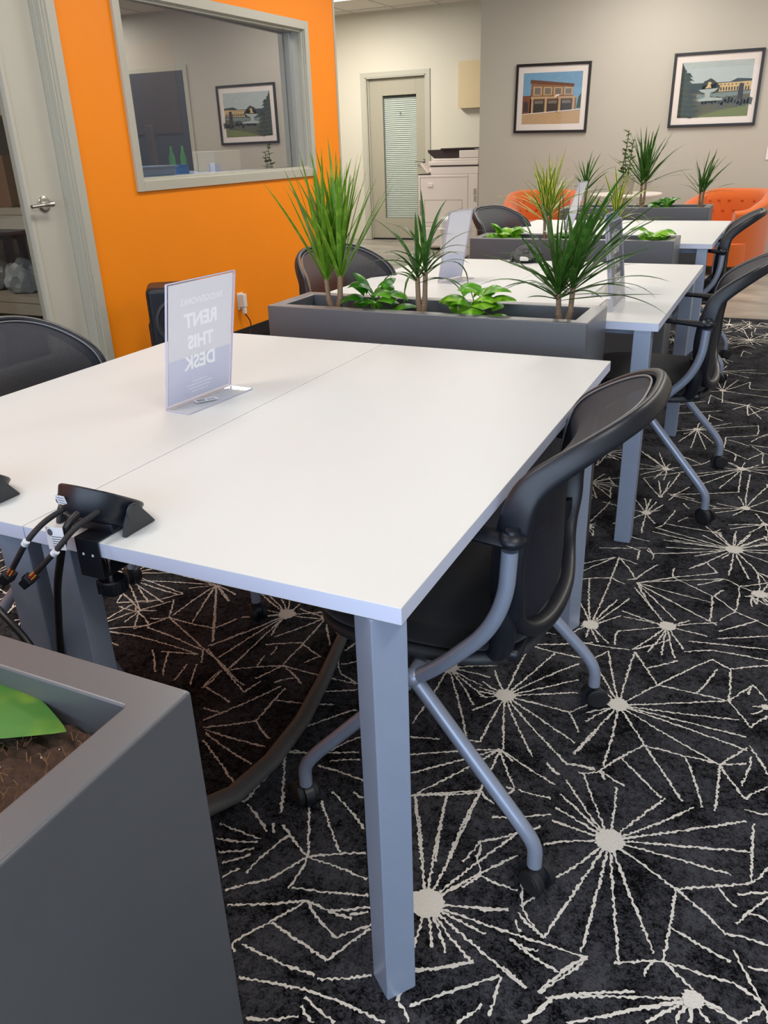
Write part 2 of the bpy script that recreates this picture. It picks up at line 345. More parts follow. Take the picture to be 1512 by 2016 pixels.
SEGS=[216,467,200,617,216,467,300,623,216,467,355,622,216,467,453,623,216,467,468,547,216,467,435,475,216,467,347,402,216,467,331,254,216,467,281,212,216,467,219,207,216,467,156,209,216,467,144,339,216,467,101,407,216,467,100,474,216,467,98,509,216,467,98,550,216,467,99,597,216,467,128,630,467,624,470,470,470,470,347,402,347,402,346,246,346,246,273,209,347,402,438,341,438,341,503,345,470,470,496,520,414,443,448,404,350,315,448,289,333,240,323,205,346,246,397,213,346,246,452,251,452,251,496,237,450,314,500,228,474,291,504,297,399,196,186,105,399,196,279,112,399,196,226,78,399,196,339,128,399,196,380,146,399,196,400,156,399,196,427,168,399,196,442,196,399,196,471,187,231,202,173,109,196,107,165,50,118,125,152,108,102,182,197,156,197,156,231,200,500,228,508,204,500,228,464,184,88,308,103,257,103,257,124,295,100,239,156,209,100,223,115,203,154,893,85,1115,154,893,151,1136,154,893,314,1144,154,893,388,1012,154,893,419,947,154,893,438,890,154,893,443,844,154,893,391,772,154,893,331,629,154,893,162,669,154,893,94,686,154,893,95,804,154,893,88,835,154,893,85,874,154,893,55,1054,154,893,100,943,314,1144,340,1179,340,1179,385,1151,385,1151,391,1013,391,1013,444,929,444,929,480,987,227,1012,388,1012,151,1136,227,1012,191,1075,260,1139,355,1139,319,1014,385,1151,472,1205,391,1013,438,1096,438,1096,432,1056,440,1102,473,1048,474,1019,445,1011,474,1019,444,981,233,771,158,650,158,650,118,629,158,650,175,630,163,653,216,628,193,711,291,622,233,771,321,771,321,771,391,772,322,767,369,627,391,772,394,627,391,772,447,687,447,687,489,742,391,772,443,853,391,772,444,798,445,862,487,780,447,657,491,659,452,827,438,724,450,433,499,460,452,368,499,449,470,400,501,395,15,1222,-45,1483,15,1222,12,1654,15,1222,58,1390,15,1222,84,1306,15,1222,89,1411,15,1222,-46,1340,15,1222,17,1156,15,1222,52,1145,15,1222,80,1150,15,1222,-20,1167,15,1222,-8,1205,212,1296,91,1482,212,1296,91,1302,212,1296,82,1333,212,1296,90,1219,212,1296,145,1146,212,1296,182,1149,212,1296,218,1146,212,1296,250,1147,212,1296,267,1196,212,1296,318,1287,212,1296,336,1368,212,1296,264,1352,90,1219,96,1150,-66,1475,19,1517,19,1517,60,1493,-91,1568,0,1658,-80,1520,0,1658,16,1656,73,1634,10,1663,86,1536,86,1536,133,1658,63,1519,86,1536,93,1514,190,1590,93,1514,334,1637,93,1514,320,1475,93,1514,337,1355,93,1514,317,1367,93,1514,229,1338,93,1514,165,1368,190,1590,186,1653,190,1590,310,1516,310,1516,317,1367,190,1590,311,1669,311,1669,273,1732,273,1732,229,1662,334,1637,378,1606,378,1606,456,1662,264,1568,334,1637,378,1606,378,1448,378,1448,313,1517,313,1517,336,1566,378,1448,341,1384,378,1448,465,1401,378,1606,459,1562,343,1324,440,1424,343,1285,467,1349,273,1243,469,1281,270,1185,342,1222,342,1222,471,1228,142,1144,227,1230,85,1749,113,1722,113,1722,111,1685,65,1731,71,1669,347,1853,242,1928,347,1853,293,1969,347,1853,342,1988,347,1853,385,1985,347,1853,444,1998,347,1853,446,1931,347,1853,449,1866,347,1853,451,1803,347,1853,450,1667,347,1853,402,1664,347,1853,343,1665,347,1853,251,1688,347,1853,111,1731,347,1853,141,1790,347,1853,126,1843,10,1127,136,1142,-157,1001,-114,1063,-114,1063,40,1137,-114,1063,-158,1143,-114,1063,-45,1054,-45,1054,51,1058,51,1058,85,1115,51,819,86,869,51,819,88,759,48,632,81,605,85,644,150,651,-108,823,-165,915,-108,823,-112,1061,-108,823,-40,1053,-108,823,27,1028,-108,823,42,958,-108,823,52,905,-108,823,52,821,-108,823,89,720,-108,823,87,646,-108,823,15,638,-108,823,-52,636,-108,823,-109,638,-108,823,-164,738,-108,823,-165,796,-108,823,-172,814,-108,823,-178,832,-108,823,-179,856,-279,880,-308,934,-279,880,-293,940,-279,880,-279,943,-279,880,-262,943,-279,880,-237,947,-279,880,-166,937,-279,880,-166,880,-279,880,-174,840,-279,880,-156,800,-279,880,-168,758,-279,880,-143,639,-279,880,-278,638,-279,880,-331,786,-279,880,-352,808,-279,880,-363,826,-279,880,-350,857,-279,880,-357,874,-149,628,-110,638,-263,592,-197,611,-247,705,-172,662,-60,632,-239,536,-60,632,-213,483,-60,632,-178,434,-60,632,-58,495,-60,632,5,531,-60,632,81,572,-60,632,-21,606,-185,425,-58,495,-58,495,-20,470,-120,457,-76,284,-179,426,-97,274,-58,495,-55,293,-12,528,5,529,5,529,-5,505,14,528,83,531,47,631,82,606,87,646,148,654,-13,433,94,489,-29,304,-14,364,-14,364,49,418,82,451,73,436,-144,1006,-181,1039,-163,971,-110,1055,-110,1055,-162,1090,-162,1090,-183,1045,95,682,128,795,-156,1175,-102,1189,-158,1143,-112,1061,-142,1127,-62,1139,-55,191,-178,423,-55,191,-119,457,-55,191,-58,497,-55,191,51,419,-55,191,63,361,-55,191,-9,263,-55,191,83,238,-55,191,149,108,-55,191,62,174,-55,191,61,114,-55,191,12,113,-55,191,-14,113,-55,191,-27,3,-55,191,-172,64,-55,191,-207,107,-55,191,232,202,-12,363,-8,326,-8,326,14,287,14,287,-9,249,14,287,86,284,100,256,156,207,-191,422,-58,488,37,215,83,238,-23,65,61,117,-6,2,109,110,109,110,112,39,-26,1,3,-20,173,108,232,199,71,8,98,53,194,107,314,171,194,107,166,50,108,129,154,108,-29,60,60,119,104,181,153,179,-306,195,-394,245,-306,195,-384,333,-306,195,-207,249,-306,195,-177,194,-306,195,-303,117,-306,195,-348,118,-348,118,-406,65,-394,115,-368,228,-254,230,-354,335,-297,122,-159,164,-257,108,-385,42,-257,108,-331,-14,-257,108,-164,108,-257,108,-171,63,-172,114,-144,133,-291,43,-166,19,-166,19,-126,103,-315,-14,-171,-13,-164,-17,-85,26,-285,-67,-168,-40,-168,-40,-31,-37,-234,-121,-160,-83,-164,-66,-133,-83,-167,-51,-103,-69,-492,265,-412,218,-510,265,-500,272,-500,272,-498,298,-514,197,-415,196,-497,162,-415,186,-472,135,-413,171,-450,116,-411,156,-428,87,-411,119,-331,-14,-317,-30,-440,325,-415,274,-412,243,-399,220,-345,366,-236,301,-303,384,-276,377,-812,943,-949,1015,-812,943,-928,946,-812,943,-928,882,-812,943,-924,722,-812,943,-869,682,-812,943,-810,654,-812,943,-794,829,-812,943,-707,960,-812,943,-717,996,-812,943,-808,1010,-812,943,-847,1013,-812,943,-873,1012,-812,943,-917,1013,-696,973,-782,826,-696,973,-731,995,-696,973,-794,987,-696,973,-689,723,-696,973,-616,850,-696,973,-616,903,-696,973,-622,968,-923,706,-717,581,-717,581,-704,638,-785,784,-697,832,-697,832,-613,793,-613,793,-640,751,-742,747,-750,790,-806,648,-685,718,-685,718,-471,722,-722,641,-685,718,-685,718,-600,668,-668,646,-631,682,-759,740,-747,684,-746,450,-643,639,-729,428,-626,498,-626,498,-628,636,-626,586,-482,628,-626,498,-561,458,-541,484,-438,618,-438,618,-419,629,-565,645,-456,701,-722,424,-555,430,-715,416,-552,369,-702,392,-557,306,-533,439,-502,428,-502,428,-501,270,-504,432,-474,448,-502,428,-415,272,-774,488,-717,490,-820,561,-726,534,-825,556,-826,636,-504,432,-349,499,-413,424,-299,422,-395,447,-335,478,-412,472,-369,546,-443,464,-427,428,-571,818,-528,747,-528,747,-468,724,-547,783,-513,812,-566,843,-556,887,-1113,1009,-931,739,-1113,1009,-1082,898,-1113,1009,-1021,942,-1113,1009,-1021,981,-971,794,-939,864,-999,795,-971,794,-929,877,-839,932,-1114,1008,-1255,1018,-1114,1008,-1392,929,-1114,1008,-1183,958,-1114,1008,-1125,807,-1114,1008,-1046,796,-1114,1008,-930,740,-1114,1008,-1017,941,-1114,1008,-1021,981,-1421,939,-1372,914,-1421,939,-1186,914,-1421,939,-1204,859,-1421,939,-1237,795,-1382,866,-1237,795,-1237,795,-1184,872,-1235,723,-1237,795,-1237,795,-1189,811,-1237,795,-1184,706,-1184,706,-1128,796,-1128,796,-968,800,-968,800,-935,865,-1128,796,-1181,884,-1128,796,-936,703,-936,703,-807,643,-807,643,-734,606,-1179,770,-1128,796,-1177,678,-929,673,-1155,728,-935,695,-1034,645,-933,671,-931,697,-897,645,-1062,642,-986,561,-1010,647,-956,558,-929,624,-915,552,-905,634,-863,552,-928,715,-877,815,-870,681,-849,774,-811,649,-809,715,-827,635,-827,552,-1313,789,-1243,787,-1958,908,-1956,948,-1907,864,-1900,905,-1803,773,-1819,826,-1715,708,-1679,734,-1654,680,-1653,723,-1408,700,-1260,568,-1597,593,-1624,703,-1507,573,-1550,641,38,2042,-56,1912,38,2042,-130,2089,38,2042,-27,2170,38,2042,12,2178,38,2042,34,2180,38,2042,57,2161,38,2042,81,2091,38,2042,84,2145,38,2042,81,1966,38,2042,49,1871,38,2042,-3,1964,64,2212,-26,2383,64,2212,33,2375,64,2212,74,2383,64,2212,100,2485,44,2509,-91,2704,44,2509,-10,2698,44,2509,50,2581,44,2509,76,2508,44,2509,50,2389,44,2509,13,2390,44,2509,-44,2415,44,2509,-69,2470,44,2509,-64,2538,44,2509,1,2546,44,2509,-56,2663,44,2509,170,2617,104,3068,105,3175,104,3068,155,3193,104,3068,242,3224,104,3068,200,3082,104,3068,167,2809,104,3068,106,2804,104,3068,47,2868,104,3068,5,3012,104,3068,35,3064,104,3068,56,2989,104,3068,355,3222,104,3068,192,2902,324,2618,253,2691,324,2618,275,2682,324,2618,332,2703,324,2618,384,2690,324,2618,421,2639,324,2618,423,2592,324,2618,327,2362,324,2618,258,2379,324,2618,187,2389,324,2618,160,2461,324,2618,126,2480,324,2618,250,2606,324,2618,358,2599,324,2618,420,2687,360,2213,330,2321,360,2213,359,2568,360,2213,427,2466,360,2213,433,2320,360,2213,437,2204,360,2213,261,2227,360,2213,437,2192,360,2213,243,2116,360,2213,324,2135,360,2213,252,2171,343,1855,344,2005,343,1855,391,2001,343,1855,440,1992,343,1855,446,1939,343,1855,244,2006,343,1855,278,1973,343,1855,82,1896,343,1855,86,1932,343,1855,155,1856,343,1855,235,1760,343,1855,375,1800,343,1855,316,1776,343,1855,448,1887,430,2092,316,2047,430,2092,323,2014,430,2092,385,2004,430,2092,444,2004,430,2092,398,2177,160,3769,157,4134,160,3769,221,4018,160,3769,285,3995,160,3769,174,3550,160,3769,79,3727,160,3769,110,3996,160,3769,223,3777,160,3769,383,3725,160,3769,125,3826,120,4185,84,4305,120,4185,142,4324,120,4185,274,4081,120,4185,366,4203,120,4185,299,4277,103,4484,140,4568,103,4484,165,4434,103,4484,88,4444,103,4484,146,4376,296,3543,307,3572,296,3543,173,3563,296,3543,233,3449,296,3543,306,3369,296,3543,367,3335,296,3543,392,3458,184,3592,297,3531,297,3531,306,3369,306,3369,389,3540,72,3725,65,3950,65,3950,20,3965,63,3614,23,3735,113,3504,111,3671,111,3671,178,3590,-35,3427,96,3548,-18,3289,186,3408,285,3995,289,3854,289,3854,378,3857,235,3005,236,2843,236,2843,289,2791,289,2791,340,2740,340,2740,396,2848,235,3005,301,3039,301,3039,361,3080,361,3080,357,3233,132,3308,202,3243,137,3321,139,3231,341,2976,404,3116,396,2831,399,2712,289,2791,289,2705,414,2838,396,2840,396,2840,347,2921,131,2111,111,1978,111,1978,86,1932,111,1978,300,1970,151,2353,112,2265,112,2265,97,2190,83,2254,184,2237,95,2245,264,2189,-26,2383,141,2533,74,2693,170,2617,170,2617,218,2729,327,2362,103,2255,293,2002,271,1959,151,2184,175,2141,151,2012,179,2060,14,1834,85,1817,-60,1705,84,1763,19,1758,67,1735,67,1735,72,1679,89,1765,114,1712,96,4943,109,5116,109,5116,152,5108,132,4792,182,4888,182,4888,230,4903,230,4903,273,4837,153,5354,212,5563,200,4587,207,4739,207,4739,257,4679,243,5475,241,5335,122,5299,207,5661,0,5730,55,5617,140,5718,234,5473,307,5177,328,5271,47,5369,148,5593,231,5197,224,5329,107,4905,335,5058,335,2935,411,2926,249,2971,336,2917]
STARS=[216,467,29,399,196,17,154,893,24,474,1019,11,15,1222,23,212,1296,23,347,1853,27,-108,823,25,-279,880,26,-55,191,32,-812,943,26,-696,973,17,38,2042,17,64,2212,9,44,2509,16,104,3068,19,324,2618,19,360,2213,17,343,1855,17,430,2092,12,160,3769,17,120,4185,14,103,4484,14]
# ================================================================== CAMERA
cam_d = bpy.data.cameras.new('camera'); cam = bpy.data.objects.new('camera', cam_d); COL.objects.link(cam); sc.camera = cam
CX, CY, CZ, YAW, PIT, ROL, FPX = 0.353761, -0.760073, 1.249437, 0.456474, -0.426322, -0.035057, 1589.667
fw = Vector((-sin(YAW) * cos(PIT), cos(YAW) * cos(PIT), sin(PIT))); rt = Vector((cos(YAW), sin(YAW), 0)); up_ = rt.cross(fw)
r2 = rt * cos(ROL) + up_ * sin(ROL); u2 = -rt * sin(ROL) + up_ * cos(ROL)
cam.matrix_world = Matrix(((r2.x, u2.x, -fw.x, CX), (r2.y, u2.y, -fw.y, CY), (r2.z, u2.z, -fw.z, CZ), (0, 0, 0, 1)))
cam_d.sensor_fit = 'HORIZONTAL'; cam_d.sensor_width = 36; cam_d.lens = FPX / 1512 * 36; cam_d.clip_start = .02

# ================================================================== SETTING
CEIL = 2.85
# carpet with its woven starburst pattern
rnd = random.Random(4)
mb = MB(); mb.face([(-3.04, -3.5, 0), (3.5, -3.5, 0), (3.5, 5.8, 0), (-3.04, 5.8, 0)], 0)
ZP = .0016
def strip(x0, y0, x1, y1, hw=.0024, step=.005):
    d = Vector((x1 - x0, y1 - y0, 0)); L_ = d.length
    if L_ < .004: return
    d.normalize(); n = Vector((-d.y, d.x, 0)); k = max(2, int(L_ / step)); pv = None
    bend = rnd.uniform(-.004, .004); ZP = .0012 + rnd.uniform(0, .0012)
    for i in range(k + 1):
        t = i / k; c = Vector((x0, y0, ZP)) + d * (L_ * t) + n * (rnd.uniform(-.0019, .0019) + bend * sin(pi * t))
        w = hw * rnd.uniform(.35, 1.5)
        a = mb.bm.verts.new(c + n * w); b = mb.bm.verts.new(c - n * w)
        if pv:
            f = mb.bm.faces.new((pv[0], pv[1], b, a)); f.material_index = 1
            if f.normal.z < 0: pass
        pv = (a, b)
def disc(x, y, r):
    ZP = .0019 + rnd.uniform(0, .0006)
    k = 40; c = mb.bm.verts.new((x, y, ZP + .0012)); ring = []
    for i in range(k):
        a = 2 * pi * i / k; q = r * rnd.uniform(.86, 1.14); ring.append(mb.bm.verts.new((x + q * cos(a), y + q * sin(a), ZP + .0012)))
    for i in range(k):
        f = mb.bm.faces.new((c, ring[i], ring[(i + 1) % k])); f.material_index = 1
for i in range(0, len(SEGS), 4):
    x0, y0, x1, y1 = [v / 1000 for v in SEGS[i:i + 4]]
    strip(x0, y0, x1, y1, step=.004 if y0 < 1.3 else .008)
SEEN = []
for i in range(0, len(STARS), 3):
    if any(math.hypot(STARS[i] - a, STARS[i + 1] - b) < 40 for a, b in SEEN): continue
    SEEN.append((STARS[i], STARS[i + 1])); disc(STARS[i] / 1000, STARS[i + 1] / 1000, STARS[i + 2] / 1000)
def inside(x, y):   # the stretch of carpet whose pattern is laid down star by star above
    if -.28 < x < .52 and -.3 < y < 1.5: return True
    if -1.15 < x <= -.28 and -.1 < y < 1.2: return True
    if -.1 < x < .42 and 1.5 <= y < 4.9: return True
    return False
pts = []
for _ in range(9000):
    x, y = rnd.uniform(-3, 3.4), rnd.uniform(-2.6, 5.7)
    if inside(x, y) or any((x - a) ** 2 + (y - b) ** 2 < .27 ** 2 for a, b in pts): continue
    pts.append((x, y))
for x, y in pts:
    big = rnd.random() < .62
    if big: disc(x, y, rnd.uniform(.018, .029))
    n = rnd.randint(13, 19); base = rnd.uniform(0, 6.28); ends = []
    for k in range(n):
        a = base + 2 * pi * k / n + rnd.uniform(-.1, .1); L_ = rnd.uniform(.1, .3) if big else rnd.uniform(.05, .22)
        ex, ey = x + L_ * cos(a), y + L_ * sin(a)
        q = 1.0
        while q > .2 and inside(x + (ex - x) * q, y + (ey - y) * q): q -= .12
        ex, ey = x + (ex - x) * q, y + (ey - y) * q
        if not (-3.03 < ex < 3.48 and ey < 5.79): continue
        strip(x, y, ex, ey, step=.009); ends.append((ex, ey))
    for k in range(len(ends) - 1):
        if rnd.random() < .42:
            strip(*ends[k], *ends[k + 1], step=.009)
            if rnd.random() < .4:
                mx, my = (ends[k][0] + ends[k + 1][0]) / 2, (ends[k][1] + ends[k + 1][1]) / 2
                a = rnd.uniform(0, 6.28); strip(mx, my, mx + .08 * cos(a), my + .08 * sin(a), step=.009)
struct(mb.build('floor', ['carpet', 'cream']))
struct(MB().box(-6.6, 3.5, -3.5, 10.5, -.08, -.003).build('floor', 'concrete'))

# ceiling with its tile grid
struct(MB().box(-6.6, 3.6, -3.6, 10.5, CEIL, CEIL + .1).build('ceiling', 'ceiltile'))
mb = MB()
for i in range(17): mb.box(-6.5 + i * .61 - .011, -6.5 + i * .61 + .011, -3.5, 10.36, CEIL - .005, CEIL - .0005)
for i in range(12): mb.box(-6.5, 3.5, -3.3 + i * 1.22 - .011, -3.3 + i * 1.22 + .011, CEIL - .0052, CEIL - .0006)
struct(mb.build('trim_1', 'grid'))

# orange wall with the office window and the glazed door opening
WX = -3.04; WT = .12
DS0, DS1, DZ = 1.60, 2.645, 2.09     # door opening
WS0, WS1, WZ0, WZ1 = 3.15, 5.105, 1.095, 2.035
mb = MB()
def wb(s0, s1, z0, z1): mb.box(WX - WT, WX, s0, s1, z0, z1)
wb(-3.5, DS0, 0, CEIL); wb(DS0, DS1, DZ, CEIL); wb(DS1, WS0, 0, CEIL); wb(WS0, WS1, 0, WZ0); wb(WS0, WS1, WZ1, CEIL); wb(WS1, 5.58, 0, CEIL)
struct(mb.build('wall_left', 'orange'))
struct(MB().box(WX - .002, WX + .006, 5.563, 5.587, .1, CEIL - .001, bev=.002).build('trim_2', 'trim'))
mb = MB(); mb.box(WX, WX + .008, -3.5, DS0 - .06, 0, .1, bev=.003); mb.box(WX, WX + .008, DS1 + .06, 5.585, 0, .1, bev=.003)
struct(mb.build('baseboard_left', 'black_base'))
# window frame, three stepped profiles, and its pane
wf = struct(empty('window_1', (WX, (WS0 + WS1) / 2, WZ0)))
def frame_mb(s0, s1, z0, z1, w, x0, x1, bev=.003):
    m = MB(); m.box(x0, x1, s0, s0 + w, z0, z1, bev); m.box(x0, x1, s1 - w, s1, z0, z1, bev); m.box(x0, x1, s0 + w, s1 - w, z0, z0 + w, bev); m.box(x0, x1, s0 + w, s1 - w, z1 - w, z1, bev); return m
off = Vector((-WX, -(WS0 + WS1) / 2, -WZ0))
def wbuild(m, n, k): return m.build(n, k, wf, mtx=Matrix.Translation(off))
m = frame_mb(WS0 - .045, WS1 + .045, WZ0 - .045, WZ1 + .045, .055, WX - .001, WX + .018)
m2 = frame_mb(WS0 + .001, WS1 - .001, WZ0 + .001, WZ1 - .001, .014, WX - .125, WX + .004); m.merge(m2.bm)
m3 = frame_mb(WS0 + .012, WS1 - .012, WZ0 + .012, WZ1 - .012, .014, WX - .03, WX - .008); m.merge(m3.bm)
wbuild(m, 'window_frame', 'trim')
g = MB(); A2 = radians(-2.0); gy = (WS0 + WS1) / 2
hw = (WS1 - WS0) / 2 - .014
g.box(-.003, .003, -hw, hw, WZ0 + .014, WZ1 - .014, mtx=Matrix.Translation((WX - .066, gy, 0)) @ Matrix.Rotation(-A2, 4, 'Z'))
wbuild(g, 'window_pane', 'winglass')

# glazed door on the left, ajar-free, in its grey frame
d1 = struct(empty('door_1', (WX, DS1, 0))); doff = Matrix.Translation((-WX, -DS1, 0))
m = MB()
for a, b in ((DS1 - .002, DS1 + .055), (DS0 - .055, DS0 + .002)): m.box(WX - .002, WX + .016, a, b, 0, DZ + .055, .003)
m.box(WX - .002, WX + .016, DS0, DS1, DZ - .002, DZ + .055, .003)
m.box(WX - .123, WX + .006, DS1 - .018, DS1 - .0005, 0, DZ, .002); m.box(WX - .123, WX + .006, DS0 + .0005, DS0 + .018, 0, DZ, .002)
m.box(WX - .062, WX - .03, DS1 - .034, DS1 - .017, 0, DZ, .002)
m.box(WX - .05, WX - .0, DS1 - .03, DS1 - .018, 0, DZ, .002); m.box(WX - .123, WX + .006, DS0, DS1, DZ - .018, DZ - .0005, .002)
m.build('door_frame', 'trim', d1, mtx=doff)
LX = WX - .085; l0, l1 = DS0 + .02, DS1 - .045; gw1 = 2.375; gw0 = l0 + .17; gz0, gz1 = .27, 1.93
m = MB(); T0, T1 = LX - .022, LX + .022
m.box(T0, T1, gw1, l1 + .02, .012, DZ - .02, .002); m.box(T0, T1, l0, gw0, .012, DZ - .02, .002)
m.box(T0, T1, gw0, gw1, .012, gz0, .002); m.box(T0, T1, gw0, gw1, gz1, DZ - .02, .002)
f = frame_mb(gw0 - .012, gw1 + .012, gz0 - .012, gz1 + .012, .024, T0 - .006, T1 + .006); m.merge(f.bm)
m.build('door_panel', 'trimdoor', d1, mtx=doff)
MB().box(LX - .003, LX + .003, gw0, gw1, gz0, gz1).build('glass_pane', 'doorglass', d1, mtx=doff)
m = MB(); hy, hz = 2.47, 1.03; hx = T1
m.tube([(hx, hy, hz), (hx + .006, hy, hz), (hx + .012, hy, hz)], [.039, .039, .026], n=32)
m.tube([(hx + .01, hy, hz), (hx + .05, hy, hz)], .012, n=16)
m.tube([(hx + .05, hy + .012, hz), (hx + .052, hy - .03, hz + .0), (hx + .05, hy - .125, hz - .004)], [.015, .013, .009], n=14, fillet=.02)
m.tube([(hx + .05, hy, hz), (hx + .062, hy, hz)], .009, n=14)
m.build('door_handle', 'chrome', d1, mtx=doff)

# rooms behind the orange wall
m = MB(); m.box(-6.5, WX - WT - .001, 5.46, 5.56, 0, CEIL); m.box(-6.5, WX - WT - .001, 3.0, 3.06, 0, CEIL); m.box(-6.5, WX - WT - .001, -3.5, -3.4, 0, CEIL)
struct(m.build('wall_office', 'office'))
struct(MB().box(-6.6, -6.5, -3.5, 10.4, 0, CEIL).build('wall_far_left', 'wall2'))
# far walls
struct(MB().box(-3.01, 3.5, 8.9, 9.0, 0, CEIL).build('wall_back', 'wall'))
struct(MB().box(-3.01, -2.91, 9.0, 10.37, 0, CEIL).build('wall_return', 'wall'))
mb = MB(); D0, D1, DH = -5.17, -4.27, 2.09
mb.box(-6.5, D0, 10.37, 10.47, 0, CEIL); mb.box(D0, D1, 10.37, 10.47, DH, CEIL); mb.box(D1, -2.91, 10.37, 10.47, 0, CEIL)
struct(mb.build('wall_hall', 'wall2'))
struct(MB().box(3.5, 3.6, -3.5, 9.0, 0, CEIL).build('wall_right', 'wall'))
struct(MB().box(-3.04, 3.6, -3.6, -3.5, 0, CEIL).build('wall_rear', 'wall'))
m = MB(); m.box(-2.98, .29, 8.892, 8.899, 0, .1, bev=.002); m.box(1.36, 3.49, 8.892, 8.899, 0, .1, bev=.002); struct(m.build('baseboard_back', 'black_base'))
# office door 7 in the hall wall
d2 = struct(empty('door_2', (D0, 10.37, 0))); do2 = Matrix.Translation((-D0, -10.37, 0))
m = MB(); m.box(D0 - .07, D0 + .005, 10.355, 10.372, 0, DH + .055, .003); m.box(D1 - .005, D1 + .055, 10.355, 10.372, 0, DH + .055, .003); m.box(D0, D1, 10.355, 10.372, DH - .005, DH + .055, .003)
m.box(D0, D0 + .02, 10.36, 10.47, 0, DH, .002); m.box(D1 - .02, D1, 10.36, 10.47, 0, DH, .002); m.box(D0, D1, 10.36, 10.47, DH - .02, DH, .002)
m.box(D0 + .02, D0 + .035, 10.40, 10.42, 0, DH, .002)
m.build('door_frame', 'trim', d2, mtx=do2)
gx0, gx1, gzA, gzB = -4.94, -4.44, .29, 1.86
m = MB(); Y0, Y1 = 10.42, 10.462
m.box(D0 + .021, gx0, Y0, Y1, .02, DH - .021, .002); m.box(gx1, D1 - .021, Y0, Y1, .02, DH - .021, .002); m.box(gx0, gx1, Y0, Y1, .02, gzA, .002); m.box(gx0, gx1, Y0, Y1, gzB, DH - .021, .002)
m.build('door_panel', 'door2', d2, mtx=do2)
m = MB(); m.box(gx0, gx1, Y1 + .02, Y1 + .024, gzA, gzB, mi=1); nb = 62
for i in range(nb):
    z = gzA + .005 + (gzB - gzA - .03) * i / nb
    m.box(gx0 + .004, gx1 - .004, -.0115, .0115, -.0007, .0007, mi=0, mtx=Matrix.Translation((0, Y1 + .008, z + .012)) @ Matrix.Rotation(radians(62), 4, 'X'))
m.box(gx0, gx1, Y1 - .004, Y1 + .016, gzB - .03, gzB, mi=1)
m.build('window_blind', ['blind', 'blindgap'], d2, mtx=do2)
MB().box(gx0, gx1, Y0 + .012, Y0 + .016, gzA, gzB).build('glass_pane', 'doorglass', d2, mtx=do2)
m = MB(); hx, hz = -4.325, 1.03
m.tube([(hx, Y0, hz), (hx, Y0 - .012, hz)], [.034, .028], n=24); m.tube([(hx, Y0 - .01, hz), (hx, Y0 - .05, hz)], .012, n=12); m.tube([(hx + .012, Y0 - .05, hz), (hx - .12, Y0 - .05, hz)], [.012, .007], n=10)
m.build('door_handle', 'chrome', d2, mtx=do2)
text_mesh('door_number', '7', .07, 'black', d2, do2 @ Matrix.Translation((-4.68, Y0 + .008, 1.60)) @ Matrix.Rotation(pi / 2, 4, 'X'))
MB().box(D0 + .02, D1 - .02, 10.40, 10.465, 0.0, .014).build('threshold', 'black', d2, mtx=do2)
# slate door further along the back wall (seen mirrored in the office window)
d3 = struct(empty('door_3', (.35, 8.9, 0))); do3 = Matrix.Translation((-.35, -8.9, 0))
m = MB(); m.box(.29, .35, 8.885, 8.901, 0, 2.25, .003); m.box(1.3, 1.36, 8.885, 8.901, 0, 2.25, .003); m.box(.35, 1.3, 8.885, 8.901, 2.19, 2.25, .003); m.build('door_frame', 'trim', d3, mtx=do3)
MB().box(.351, 1.299, 8.886, 8.898, .01, 2.189, .002).build('door_panel', 'darkdoor', d3, mtx=do3)

# ================================================================== LIGHT
def area(name, loc, sx, sy, power, col, rot=(0, 0, 0)):
    l = bpy.data.lights.new(name, 'AREA'); l.shape = 'RECTANGLE'; l.size = sx; l.size_y = sy; l.energy = power; l.color = col
    o = bpy.data.objects.new(name, l); COL.objects.link(o); o.location = loc; o.rotation_euler = rot; return o
LAMPS = [(-4.98, 8.74, 'by the far office door'), (-1.2, 7.6, 'above the armchairs'), (-1.6, 4.9, 'above the third pair of desks'), (1.4, 6.3, 'above the open floor on the right'), (-1.6, 2.2, 'above the middle desks'), (1.3, 2.9, 'above the aisle'), (-1.6, -.6, 'above the nearest desks'), (1.3, -.4, 'above the near aisle'), (1.6, 8.0, 'near the slate door')]
for i, (x, y, w) in enumerate(LAMPS):
    area('lamp_' + str(i), (x, y, CEIL - .03), .54, 1.14, LAMP_W * (2.4 if y > 8.5 else 1.3 if y > 7 else 1.15 if y > 4 else .8), (1, .965, .90))
    if i: continue
    t = tag(empty('ceiling_light', (x, y, CEIL)), 'white recessed ceiling panel light ' + w, 'ceiling light')
    frame = MB(); w2, l2 = .3, .6
    frame.box(-w2, w2, -l2, -l2 + .03, -.012, -.0005); frame.box(-w2, w2, l2 - .03, l2, -.012, -.0005); frame.box(-w2, -w2 + .03, -l2 + .03, l2 - .03, -.012, -.0005); frame.box(w2 - .03, w2, -l2 + .03, l2 - .03, -.012, -.0005)
    frame.build('light_frame', 'white', t)
    MB().box(-w2 + .03, w2 - .03, -l2 + .03, l2 - .03, -.009, -.0005).build('diffuser', 'lamp', t)
# daylight through the shopfront behind the photographer
area('daylight', (.4, -3.35, 1.45), 5.5, 2.3, DAY_W, (.62, .78, 1.0), (radians(90), 0, 0))
area('store_fill', (-4.6, 1.0, CEIL - .05), .5, 1.0, 28, (1, .93, .85)); area('office_fill', (-3.75, 4.1, CEIL - .05), .5, .8, 60, (.9, .95, 1))  # added unseen lamps to brighten the store room and office counter
w = bpy.data.worlds.new('world'); sc.world = w; w.use_nodes = True
w.node_tree.nodes['Background'].inputs[0].default_value = (.8, .88, 1, 1); w.node_tree.nodes['Background'].inputs[1].default_value = .25

